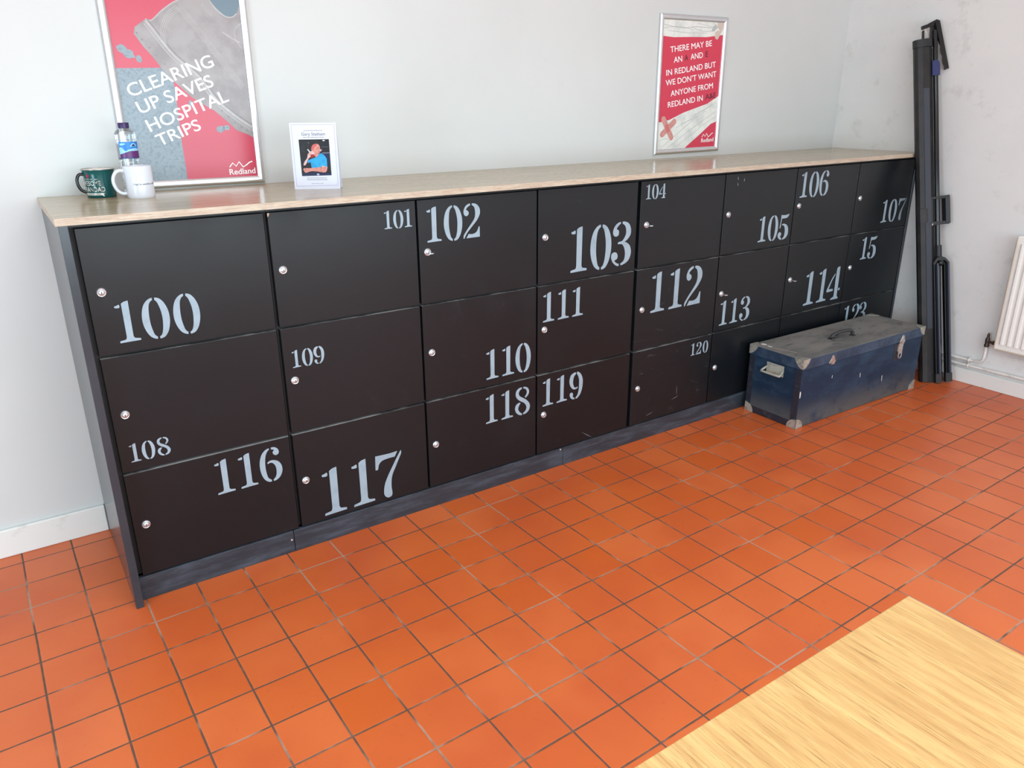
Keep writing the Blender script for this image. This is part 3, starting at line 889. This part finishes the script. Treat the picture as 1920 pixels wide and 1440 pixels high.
t.add([fw(radians(3), .0070, .0003), fw(radians(10), .0055, .0003), fw(radians(7), .0105, .0003), fw(radians(11), .0150, .0003), fw(radians(3), .0160, .0003)], [(0, 1, 2, 4), (2, 3, 4)], 'enamel_white')
star = []
for i in range(10):
    r = .0072 if i % 2 == 0 else .0040
    star.append((radians(-44) + r * cos(pi / 2 + i * pi / 5) / .044, .0685 + r * sin(pi / 2 + i * pi / 5)))
t.poly(star, 'red_ink', lambda u, v, w=0: fw(u, v, .0011), 0, 0)
t.build('lettering', g)

# white mug
cx, cy = .2340, .3470
th = facing(cx, cy)
g = thing('white_mug', (cx, cy, ZT), 'plain white ceramic mug with a thin black line of words, in front of the bottle', 'mug')
MB().lathe([(.0, .002), (.036, .002), (.0365, .0), (.0385, .0), (.0405, .003), (.0410, .010), (.0410, .0965), (.0402, .098), (.0388, .0980), (.0380, .096), (.0378, .012), (.034, .006), (.0, .005)], 'ceramic', (cx, cy, ZT), n=48).build('body', g, smooth=45)
ah = th - radians(88)
hp = smooth_line([(.0385, .0830), (.050, .0850), (.063, .0800), (.0725, .0640), (.0735, .0440), (.066, .0250), (.053, .0150), (.0385, .0150)], 5)
MB().tube([(cx + r * cos(ah), cy + r * sin(ah), ZT + z) for r, z in hp], .0052, 'ceramic', 14).build('handle', g, smooth=50)
t = MB()
fw2 = round_wrap(cx, cy, ZT, lambda v: .0410, th)
put_text(t, 'You\u2019re worth a mil', 'black_ink', radians(-27), .0415, .0056, radians(96), lambda u, v, w=0: fw2(u, v, .0006), bold=.02)
t.build('lettering', g)

# water bottle
cx, cy = .2275, .4340
th = facing(cx, cy)
g = thing('water_bottle', (cx, cy, ZT), 'clear plastic water bottle with a purple cap and blue and purple label', 'bottle')
prof = [(.0, .006), (.018, .003), (.026, .0), (.0300, .004), (.0312, .012)]
for i in range(9):
    z = .016 + i * .0105
    prof += [(.0312, z), (.0296, z + .0052)]
prof += [(.0312, .112), (.0310, .170), (.0318, .176), (.0322, .186), (.0310, .193), (.0260, .201), (.0180, .2065), (.0136, .2090), (.0136, .2150)]
MB().lathe(prof, 'plastic', (cx, cy, ZT), n=40).build('body', g, smooth=60)
MB().lathe([(.0150, .2080), (.0158, .2085), (.0158, .2110), (.0166, .2115), (.0166, .2245), (.0158, .2255), (.0, .2255)], 'purple_cap', (cx, cy, ZT), n=36).build('cap', g, smooth=40)
t = MB()
fb = round_wrap(cx, cy, ZT, lambda v: .0313, th)
N = 28
def band(a0, a1, lo, hi, m, w):
    vs, fs = [], []
    for i in range(N + 1):
        q = i / N
        u = radians(a0 + (a1 - a0) * q)
        vs += [fb(u, lo(q) if callable(lo) else lo, w), fb(u, hi(q) if callable(hi) else hi, w)]
    for i in range(N):
        fs.append((2 * i, 2 * i + 2, 2 * i + 3, 2 * i + 1))
    t.add(vs, fs, m)
band(-46, 120, .1165, .1680, 'label_blue', .0001)
band(-46, 120, .1165, lambda q: .1290 + .0105 * min(1, q * 3.0), 'label_purple', .0003)
band(-60, 120, .1165, .1195, 'label_navy', .0004)
band(-46, 20, lambda q: .1300 + .010 * q, lambda q: .150 - .011 * q + .004 * sin(q * 9), 'label_light', .0002)
band(10, 120, .1395, lambda q: .1440 + .004 * sin(q * 5), 'label_light', .0002)
band(-40, -8, lambda q: .1560 + .004 * q, .1635, 'label_light', .0002)
band(18, 58, lambda q: .1530, lambda q: .1560 + .0080 * sin(pi * q), 'label_light', .0003)
band(26, 50, .1540, lambda q: .1550 + .0055 * sin(pi * q), 'label_navy', .0004)
t.build('label', g)

# memorial card
bx, by, yaw, lean, cw, ch = .7068, .2662, -.5335, .0357, .1549, .2175
CU = Vector((cos(yaw), sin(yaw), 0))
CN = Vector((-sin(yaw), cos(yaw), 0))
CUP = Vector((0, 0, cos(lean))) + CN * sin(lean)
CF = CU.cross(CUP)
fc = lambda u, v, w=0.0: Vector((bx, by, ZT + .0003)) + CU * u + CUP * v + CF * w
g = thing('memorial_card', (bx + .07, by - .03, ZT), 'white folded card with photo of a person in blue shirt, standing on the worktop', 'card')
s = MB()
s.prism([(0, 0), (cw, 0), (cw, ch), (0, ch)], -.0008, 0, 'card', fc)
ink = lambda L, m, w: s.poly(L, m, fc, w, 0)
for L in ([(.0065, .2116), (.1485, .2113)], [(.1485, .2113), (.1479, .0127)], [(.1479, .0127), (.0075, .0109)], [(.0075, .0109), (.0065, .2116)]):
    ribbon(s, L, .0014, 'lilac', fc, .0002)
put_text(s, 'Gary Statham', 'grey_ink', .0380, .1765, .0098, .0790, fc, 0, .0003, bold=.005)
rr = random.Random(3)
for x0, x1, y, h in ((.0465, .1080, .1915, .0022), (.0431, .1123, .1697, .0024), (.0450, .1111, .0368, .0024), (.0445, .1123, .0306, .0024), (.0584, .0990, .0187, .0016)):
    x = x0                                              # lines too small to read
    while x < x1 - .003:
        wl = min(rr.uniform(.004, .011), x1 - x)
        q = x
        while q < x + wl:
            s.add([fc(q, y, .0003), fc(q + .0008, y, .0003), fc(q + .0008, y + h * rr.uniform(.7, 1), .0003), fc(q, y + h * .8, .0003)], [(0, 1, 2, 3)], 'grey_ink')
            q += .0013
        x += wl + .0018
s.build('front_leaf', g)
back = MB()
cb = lambda u, v, w=0.0: fc(u, ch - .0002, -.0009) + CU * 0 + (Vector((0, 0, -cos(.20))) + CN * sin(.20)) * (v * .999)
hb = (ch * cos(lean) - .001) / cos(.20)
back.add([cb(0, 0), cb(cw, 0), cb(cw, hb), cb(0, hb)], [(0, 1, 2, 3)], 'card')
vs = [cb(0, 0), cb(cw, 0), cb(cw, hb), cb(0, hb)]
back.add([v + CN * .0006 for v in vs], [(3, 2, 1, 0)], 'card')
back.build('back_leaf', g)
s = MB()
ink([(.027, .164), (.1283, .1644), (.1281, .0461), (.0282, .0444)], 'photo_dark', .0004)
ink([(.1021, .1195), (.1273, .1193), (.128, .0835), (.1183, .0836), (.1162, .1007), (.1085, .1127)], 'photo_navy', .0005)
ribbon(s, [(.1002, .139), (.1246, .1396)], .0012, 'grey_ink', fc, .0005)
ribbon(s, [(.1021, .1195), (.1274, .1201)], .0012, 'lilac', fc, .0006)
blob(s, .1105, .1600, .0042, .0020, 0, 'card', fc, .0006, 1, 12)
blob(s, .0590, .1535, .0026, .0014, 0, 'grey_ink', fc, .0006, 2, 12)
sh = [(.0977, .1196), (.1085, .1127), (.1162, .1007), (.1159, .0708), (.1122, .0726), (.0976, .077), (.0947, .0728), (.063, .0709), (.0611, .0894), (.0504, .0869), (.053, .0963), (.071, .1029), (.08, .1062), (.0907, .1095)]
ink(sh, 'photo_shirt', .0006)
ink([(.063, .0709), (.0611, .0894), (.066, .093), (.072, .085), (.085, .074), (.0947, .0728)], 'photo_shirt2', .0007)
ink([(.0978, .0787), (.1158, .0743), (.1158, .0691), (.0974, .0745)], 'photo_skin2', .0008)
ink([(.078, .1055), (.0955, .119), (.093, .109), (.083, .102)], 'photo_shirt2', .0007)
ink(spline([(.0692, .1418), (.0749, .1476), (.0837, .1497), (.0922, .1475), (.0966, .1382), (.096, .1264), (.0923, .1179), (.082, .1066), (.0752, .1113), (.069, .1199), (.0669, .1317)], 3), 'photo_skin', .0008)
ink(spline([(.0692, .1418), (.0749, .1476), (.0837, .1497), (.0860, .1440), (.0780, .1390), (.0740, .1310), (.0669, .1317)], 3), 'photo_red', .0009)
ink([(.0947, .1314), (.103, .131), (.0981, .1246), (.0946, .1247)], 'photo_skin2', .0009)
ink(spline([(.0549, .1183), (.0639, .1216), (.0665, .1114), (.0552, .1014), (.0448, .0827), (.0367, .0803), (.0403, .0913), (.0501, .1031)], 3), 'photo_skin2', .0007)
ink(spline([(.0366, .07), (.0629, .0706), (.0965, .0736), (.1147, .0709), (.1091, .0563), (.0864, .0583), (.062, .0603), (.0423, .0554), (.0359, .0623)], 3), 'photo_skin', .0009)
ink(spline([(.0587, .1217), (.0678, .1266), (.0745, .1232), (.0755, .1147), (.0662, .108), (.0561, .1115)], 3), 'photo_skin2', .0009)
ink([(.0625, .1148), (.0764, .1156), (.073, .1063), (.064, .103)], 'photo_drink', .0010)
ink([(.053, .1315), (.0562, .1327), (.0632, .1233), (.0604, .1216)], 'card', .0010)
ink([(.0299, .0538), (.0700, .0560), (.1089, .0546), (.1284, .0561), (.1281, .0461), (.0282, .0444)], 'photo_navy', .0006)
blob(s, .083, .0495, .0050, .0030, 0, 'lilac', fc, .0008, 3, 12)
s.build('photograph', g)


# ------------------------------------------------------------------ trunk
TR_M = Matrix.Translation((3.347, -.196, 0)) @ Matrix.Rotation(radians(-.9), 4, 'Z')
g = thing('trunk', (3.347, -.196, 0), 'long battered navy blue trunk with dusty grey lid standing on the tiles against the lockers', 'trunk')
HX, HY = .504, .153
tw = lambda x, y, z: TR_M @ Vector((x, y, z))
MB().box((-HX, -HY, .0005), (HX, HY, .3045), 'trunk', TR_M).build('body', g, bevel=.005)
mb = MB().box((-HX - .004, -HY - .004, .3020), (HX + .004, HY + .004, .3505), 'lid_side', TR_M)
mb.box((-HX - .002, -HY - .002, .3500), (HX + .002, HY + .002, .3520), 'lid_top', TR_M)
lid = mb.build('lid', g, bevel=.003)
fr = lambda off: (lambda u, v, w=0.0: tw(u, -HY - off - w, v))          # front face
fe = lambda off: (lambda u, v, w=0.0: tw(-HX - off - w, -u, v))         # left end, u runs towards the room
fx = lambda off: (lambda u, v, w=0.0: tw(HX + off + w, u, v))           # right end
ft = lambda z: (lambda u, v, w=0.0: tw(u, v, z + w))
b = MB()
e = .0016
b.prism([(HY - .034, .003), (HY + .001, .003), (HY + .001, .300), (HY - .034, .300)], 0, e, 'binding', fe(.0002))
b.prism([(-HY, .003), (HY, .003), (HY, .036), (-HY, .036)], 0, e * .9, 'binding', fe(.0002))
b.prism([(-HY - .001, .003), (-HY + .030, .003), (-HY + .030, .300), (-HY - .001, .300)], 0, e, 'binding', fe(.0002))
for i in range(11):
    z = .05 + i * .024
    for u in (HY - .026, HY - .008, -HY + .012):
        b.lathe([(.0028, 0), (.0020, .0014), (.0, .0018)], 'binding', (0, 0, 0), 'X', 8, TR_M @ Matrix.Translation((-HX - e - .0002, -u, z)) @ Matrix.Scale(-1, 4, (1, 0, 0)))
for i in range(9):
    b.lathe([(.0028, 0), (.0020, .0014), (.0, .0018)], 'binding', (0, 0, 0), 'X', 8, TR_M @ Matrix.Translation((-HX - e - .0002, -.12 + .03 * i, .018)) @ Matrix.Scale(-1, 4, (1, 0, 0)))
b.build('binding', g)
for i in range(24):                                   # rivets round the lid rim
    u = -.46 + i * .04
    MB().lathe([(.0026, 0), (.0018, .0014), (.0, .0018)], 'binding', (0, 0, 0), '-Y', 8, TR_M @ Matrix.Translation((u, -HY - .004, .320))).build('rivet', lid)
for i in range(7):
    MB().lathe([(.0026, 0), (.0018, .0014), (.0, .0018)], 'binding', (0, 0, 0), 'X', 8, TR_M @ Matrix.Translation((-HX - .004, -.105 + i * .035, .320)) @ Matrix.Scale(-1, 4, (1, 0, 0))).build('rivet', lid)


def lid_corner(sx, sy):
    c = MB()
    ox, oy = sx * (HX + .0042), sy * (HY + .0042)
    a = spline([(0, 0), (0, 0), (.052, 0), (.052, 0), (.044, .018), (.018, .040), (0, .048), (0, .048)], 3)
    c.prism(a, 0, .0016, 'brass', lambda u, v, w=0.0: tw(ox - sx * u, oy - sy * v, .3520 + w))
    a = spline([(0, .0016), (0, .0016), (.048, .0016), (.048, .0016), (.044, -.012), (.026, -.034), (.008, -.044), (0, -.044), (0, -.044)], 3)
    c.prism(a, -.0004, .0016, 'brass', lambda u, v, w=0.0: tw(ox - sx * u, oy + sy * w, .3520 + v))
    c.prism(a, -.0004, .0016, 'brass', lambda u, v, w=0.0: tw(ox + sx * w, oy - sy * u, .3520 + v))
    c.build('corner_cap', g)


for sx in (-1, 1):
    for sy in (-1, 1):
        lid_corner(sx, sy)


def base_corner(sx, sy):
    c = MB()
    ox, oy = sx * HX, sy * HY
    a = spline([(0, .001), (0, .001), (.050, .001), (.050, .001), (.046, .022), (.028, .042), (0, .050), (0, .050)], 3)
    c.prism(a, -.0006, .0030, 'brass', lambda u, v, w=0.0: tw(ox - sx * u, oy + sy * w, v))
    c.prism(a, -.0006, .0030, 'brass', lambda u, v, w=0.0: tw(ox + sx * w, oy - sy * u, v))
    c.build('corner_cap', g)


for sx in (-1, 1):
    for sy in (-1, 1):
        base_corner(sx, sy)

h = MB()                                              # carrying handle on the lid
h.tube([tw(x, y, z) for x, y, z in smooth_line([(-.098, -.014, .3570), (-.092, -.016, .3700), (-.060, -.020, .3790), (-.020, -.026, .3835), (.020, -.033, .3820), (.036, -.037, .3740), (.040, -.038, .3600)], 5)], 0.0090, 'leather', 12)
h.build('handle', g, smooth=60)
h = MB()
h.tube([tw(x, y, z) for x, y, z in smooth_line([(-.104, -.006, .3545), (-.112, -.014, .3620), (-.104, -.024, .3660), (-.084, -.028, .3640), (-.060, -.022, .3660), (-.052, -.016, .3740)], 5)], .0042, 'leather', 10)
h.build('handle_loop', g, smooth=60)
MB().box((-.118, -.026, .3518), (-.092, -.004, .3560), 'leather', TR_M).build('handle_mount', g)
MB().box((.028, -.050, .3518), (.052, -.028, .3560), 'leather', TR_M).build('handle_mount', g)

h = MB()                                              # drop handle on the left end
yc = .010                                            # along -y of the end face
h.prism([(-.048, .236), (.052, .236), (.052, .291), (-.048, .291)], 0, .0025, 'handle_paint', fe(.0004))
pl = h.build('end_handle', g, bevel=.001)
h = MB()
h.tube([fe(0)(u, v, w) for u, v, w in smooth_line([(-.046, .266, .003), (-.050, .258, .020), (-.052, .250, .034), (-.040, .249, .038), (.044, .249, .038), (.056, .250, .034), (.054, .258, .020), (.050, .266, .003)], 4)], .0052, 'handle_paint', 10)
h.build('bail', pl, smooth=60)


def latch(u, full):
    L = MB()
    fl = fr(.0044)
    L.prism([(u - .026, .301), (u + .026, .301), (u + .020, .311), (u + .006, .338), (u - .004, .338), (u - .018, .312)], 0, .003, 'nickel', fl)
    L.prism([(u - .012, .293), (u + .012, .293), (u + .014, .304), (u - .014, .304)], -.003, .006, 'nickel', fl)
    o = L.build('latch', g, bevel=.0008)
    if full:
        q = MB()
        q.prism([(u - .032, .254), (u + .006, .254), (u + .008, .298), (u - .030, .298)], -.002, .006, 'nickel', fl)
        q.prism([(u - .030, .242), (u - .010, .242), (u - .008, .262), (u - .028, .262)], .004, .010, 'nickel', fl)
        q.tube([fl(a, b2, .006) for a, b2 in ((u - .024, .262), (u - .025, .226), (u - .018, .216), (u - .006, .216), (u + .002, .226), (u + .001, .262))], .0026, 'nickel', 8)
        q.build('hasp', o, bevel=.0006)


latch(-.286, False)
latch(.305, True)
k = MB()
k.prism([(.250, .205), (.312, .205), (.312, .296), (.250, .296)], 0, .0008, 'binding', fr(.0003))
k.build('latch_plate', g)
def mark(pts, fn_, m='paint_drip'):
    tag(MB().poly(pts, m, fn_, .0003, 0).build('paint_mark', g), 'white paint mark' if m == 'paint_drip' else 'pale scrape')


mark(spline([(-.502, .190), (-.496, .192), (-.493, .178), (-.495, .160), (-.500, .162)], 3), fr(.0003))
mark([(.174, .138), (.178, .139), (.181, .108), (.178, .107)], fr(.0003))
mark([(-.028, .192), (-.024, .193), (-.023, .170), (-.026, .171)], fr(.0003))
mark([(-.263, .229), (-.260, .229), (-.261, .214), (-.264, .214)], fr(.0003))
mark(spline([(-.462, .132), (-.446, .124), (-.448, .104), (-.462, .100), (-.470, .114)], 3), ft(.3521))
mark(spline([(-.468, .085), (-.458, .088), (-.456, .066), (-.466, .062)], 3), ft(.3521))
k = MB()
ribbon(k, smooth_line([(-.464, .052), (-.455, .010), (-.446, -.030), (-.434, -.062)], 5), .006, 'rust_streak', ft(.3522), .0002)
tag(k.build('scrape', g), 'pale scrape across the lid')



# ------------------------------------------------------------------ tripod screen stand leaning on the worktop edge
F0, T0 = Vector((4.0081, -.3543, .004)), Vector((4.0733, .0400, 1.8227))
AX = (T0 - F0).normalized()
UX = Vector((.83, -.557, 0))
UX = (UX - AX * UX.dot(AX)).normalized()
WX = AX.cross(UX) * -1
if WX.y > 0:
    WX = -WX
LEN = (T0 - F0).length
st = lambda u, w, h: F0 + UX * u + WX * w + AX * h
g = thing('screen_stand', (4.03, -.36, 0), 'folded black tripod projection screen leaning upright in the corner past locker 107', 'screen stand')


def bar(mb, outline, h0, h1, m):
    """outline in (u, w), extruded along the stand"""
    mb.prism(outline, h0, h1, m, lambda u, v, w: st(u, v, w))
    return mb


case = [(-.046, -.004), (-.042, -.026), (-.012, -.048), (.022, -.048), (.042, -.024), (.042, .004), (.024, .016), (-.016, .022), (-.036, .012)]
mb = MB()
bar(mb, [(u * 1.0, w) for u, w in case], .045, 1.800, 'stand_case')
mb.build('case', g, smooth=25)
mb = MB()
bar(mb, [(-.016, .0222), (.018, .0172), (.018, .0205), (-.014, .0255)], .30, 1.58, 'stand_strip')
bar(mb, [(.024, .0164), (.042, .0044), (.0435, .0064), (.0255, .0184)], .30, 1.78, 'stand_case')
mb.build('case_trim', g)
cap = [(-.050 + 0.0, -.002), (-.046, -.022), (-.030, -.036), (.0, -.042), (.030, -.038), (.046, -.022), (.048, .0), (.036, .018), (.010, .028), (-.020, .026), (-.042, .014)]
bar(MB(), spline(cap, 3), 1.790, 1.828, 'stand_plastic').build('top_cap', g, bevel=.004)
bar(MB(), [(u * 1.02, w * 1.05) for u, w in case], .0, .050, 'stand_plastic').build('base_cap', g, bevel=.002)
bar(MB(), [(-.0475, -.006), (-.041, -.024), (-.012, -.036), (.000, -.036), (.000, .0245), (-.016, .0255), (-.038, .014)], .880, .955, 'stand_plastic').build('case_band', g, bevel=.002)
# pole
mb = MB().tube([st(.060, .004, .735), st(.060, .004, 1.870)], .0125, 'stand_tube', 20)
mb.build('pole', g, smooth=50)
mb = MB().tube([st(.064, .004, .090), st(.062, .004, .735)], .0105, 'stand_black', 16)
mb.build('lower_pole', g, smooth=50)
MB().tube([st(.064, .004, .690), st(.064, .004, .752)], .0165, 'stand_plastic', 20).build('collar', g, smooth=50)
# carrying handle
mb = MB()
pl = lambda u, v, w: st(u, w, v)                      # outline in (u, h)
mb.prism([(.018, 1.000), (.112, 1.000), (.118, 1.006), (.118, 1.016), (.018, 1.012)], -.012, .022, 'stand_plastic', pl)
mb.prism([(.018, .862), (.114, .862), (.121, .868), (.121, .880), (.018, .880)], -.012, .022, 'stand_plastic', pl)
mb.prism([(.096, .866), (.121, .866), (.119, 1.010), (.094, 1.010)], -.014, .024, 'stand_grey', pl)
mb.prism([(.018, .866), (.030, .866), (.030, 1.008), (.018, 1.008)], -.012, .020, 'stand_case', pl)
hd = mb.build('carrying_handle', g, bevel=.0015)
MB().lathe([(.007, 0), (.007, .003), (.004, .005), (.0, .005)], 'nickel', (0, 0, 0), '-Y', 14, Matrix.Translation(st(.022, .021, .866))).build('screw', hd, smooth=40)
# spider and legs
mb = MB()
mb.prism([(.020, .655), (.040, .682), (.056, .690), (.072, .690), (.090, .682), (.112, .655), (.104, .646), (.086, .668), (.048, .668), (.030, .646)], -.012, .028, 'stand_plastic', pl)
sp_ = mb.build('spider', g, bevel=.002)
mb = MB().lathe([(.0, -.017), (.009, -.015), (.015, -.008), (.017, 0), (.015, .008), (.009, .015), (.0, .017)], 'stand_tube', (0, 0, 0), 'Z', 20, Matrix.Translation(st(.066, .020, .655)))
mb.build('ball', sp_, smooth=80)


def leg(u0, u1, w0, w1, wd, name='leg'):
    L = MB()
    n = 8
    for a, b2, m in ((-wd / 2, -wd / 2 + .004, 'stand_black'), (wd / 2 - .009, wd / 2, 'stand_leg'), (-wd / 2, wd / 2, None)):
        vs = []
        for i in (0, 1):
            u, w, hh = (u0, w0, .655) if i == 0 else (u1, w1, .012)
            lo, hi = (w - .010, w + .010) if m else (w - .012, w - .008)
            vs += [st(u + a, lo, hh), st(u + b2, lo, hh), st(u + b2, hi, hh), st(u + a, hi, hh)]
        fs = [(0, 1, 2, 3), (7, 6, 5, 4)] + [(k + 4, (k + 1) % 4 + 4, (k + 1) % 4, k) for k in range(4)]
        L.add(vs, fs, m or 'stand_black')
    o = L.build(name, g)
    f = MB()
    bar(f, [(u1 - wd / 2 - .003, w1 - .014), (u1 + wd / 2 + .003, w1 - .014), (u1 + wd / 2 + .003, w1 + .013), (u1 - wd / 2 - .003, w1 + .013)], -.006, .045, 'stand_plastic')
    f.build('foot', o, bevel=.002)


leg(.038, .040, .018, .026, .028)
leg(.096, .098, .018, .022, .030)
leg(.070, .074, -.020, -.022, .024)
mb = MB().tube([st(.052, .020, .360), st(.066, .012, .150), st(.070, .010, .145)], .0022, 'nickel', 8)
mb.build('leg_brace', g)
# blue catch and hook on top
mb = MB()
mb.prism(spline([(.034, 1.640), (.034, 1.640), (.074, 1.640), (.074, 1.640), (.075, 1.690), (.068, 1.712), (.055, 1.718), (.034, 1.712), (.034, 1.712)], 3), -.012, .022, 'stand_blue', pl)
mb.build('catch', g, bevel=.002)
mb = MB()
mb.prism([(-.006, 1.880), (.020, 1.884), (.050, 1.893), (.072, 1.894), (.078, 1.918), (.066, 1.922), (.030, 1.908), (.018, 1.902), (-.008, 1.896)], -.008, .010, 'stand_black', pl)
mb.prism([(.034, 1.815), (.062, 1.815), (.074, 1.900), (.040, 1.893)], -.010, .004, 'stand_black', pl)
mb.prism([(-.006, 1.825), (.002, 1.825), (.004, 1.886), (-.004, 1.886)], -.006, .006, 'stand_black', pl)
hk = mb.build('hook_bracket', g)
mb = MB().tube([st(-.002 + .018 * cos(a * pi / 10 - .6), .008, 1.846 + .030 * sin(a * pi / 10 - .6)) for a in range(14)], .0022, 'nickel', 8)
mb.build('wire_loop', hk, smooth=60)
arm = [(.078, 1.918), (.084, 1.880)]
nR = [(.0785 + .0445 * t, 1.915 - .245 * t) for t in (0, 1)]
out_l = []
for i in range(15):
    t = i / 14
    u, hh = .0565 + .0445 * t, 1.905 - .238 * t
    out_l.append((u + (.004 if i % 3 == 1 and i > 4 else 0), hh))
mb = MB()
mb.prism([nR[0]] + out_l + [(.104, 1.664)] + [nR[1]], .006, .018, 'stand_black', pl)
mb.build('slotted_arm', g)

# ------------------------------------------------------------------ radiator and pipes
g = thing('radiator', (4.12, -1.05, .242), 'cream white panel radiator with vertical flutes on the right wall', 'radiator')
mb = MB().box((4.103, -1.500, .242), (4.140, -.6075, .843), 'rad')
mb.build('panel', g, bevel=.008, seg=3)
mb = MB()
i = 0
y = -.6420
while y > -1.47:
    mb.prism([(y - .0125, 4.1035), (y - .0090, 4.0940), (y + .0030, 4.0925), (y + .0080, 4.0960), (y + .0115, 4.1035)][::-1], .278, .806, 'rad', lambda u, v, w: Vector((v, u, w)))
    y -= .0341
mb.build('flutes', g, bevel=.002)
mb = MB().tube([(4.1035, -.612, .248), (4.1035, -.612, .837)], .0045, 'rad_edge', 10).tube([(4.1035, -1.495, .2465), (4.1035, -.612, .2465)], .0045, 'rad_edge', 10)
mb.build('rim', g, smooth=60)
MB().box((4.138, -.86, .60), (4.1685, -.82, .75), 'rad').build('bracket', g)
MB().box((4.138, -1.34, .60), (4.1685, -1.30, .75), 'rad').build('bracket', g)
v = MB().tube([(4.130, -.561, .268), (4.130, -.608, .268)], .0075, 'valve', 12)
v.tube([(4.130, -.590, .268), (4.130, -.602, .268)], .0125, 'valve', 6)
v.lathe([(.0085, .238), (.0120, .240), (.0120, .252), (.0095, .256), (.0110, .266), (.0110, .284), (.0080, .290), (.0060, .298), (.0075, .302), (.0060, .308), (.0030, .316), (.0, .318)], 'valve', (4.130, -.561, 0), 'Z', 16)
v.build('valve', g, smooth=40)
o = MB().tube(smooth_line([(4.1450, -.012, .1420), (4.1450, -.20, .1415), (4.1450, -.47, .1385), (4.1440, -.515, .1395), (4.1400, -.545, .1500), (4.1340, -.559, .1780), (4.1305, -.561, .2420)], 6), .0078, 'pipe', 14).build('heating_pipe', smooth=60)
tag(o, 'upper white pipe along the right wall that bends up to the radiator valve', 'pipe', 'white heating pipes on the right wall')
o = MB().tube([(4.1450, -.012, .1050), (4.1450, -.37, .1060), (4.1450, -1.70, .1200)], .0078, 'pipe', 14).build('heating_pipe', smooth=60)
tag(o, 'lower white pipe running straight along the top of the right skirting', 'pipe', 'white heating pipes on the right wall')
o = MB()
for z in (.1382, .1073):
    o.tube([(4.1450 + .0105 * cos(a), -.4835, z + .0105 * sin(a)) for a in [pi * (.5 + k / 12) for k in range(13)]], .0026, 'pipe', 8)
o.box((4.1520, -.4885, .092), (4.1688, -.4785, .154), 'pipe')
tag(o.build('pipe_clip'), 'small white double clip holding both heating pipes to the right wall', 'clip')

# ------------------------------------------------------------------ oak table in the near corner
g = thing('table', (.54, -2.56, 0), 'pale oak table whose far corner fills the bottom right of the view', 'table')
MB().box((.140, -3.26, .715), (.9410, -1.8640, .740), 'table').build('tabletop', g, bevel=.0015)
MB().box((.20, -3.20, .640), (.88, -3.178, .7149), 'table_leg').box((.20, -1.946, .640), (.88, -1.924, .7149), 'table_leg').box((.20, -3.178, .640), (.222, -1.946, .7149), 'table_leg').box((.858, -3.178, .640), (.88, -1.946, .7149), 'table_leg').build('apron', g)
for x in (.172, .858):
    for y in (-3.228, -1.946):
        MB().box((x, y, 0), (x + .05, y + .05, .7149), 'table_leg').build('leg', g, bevel=.002)
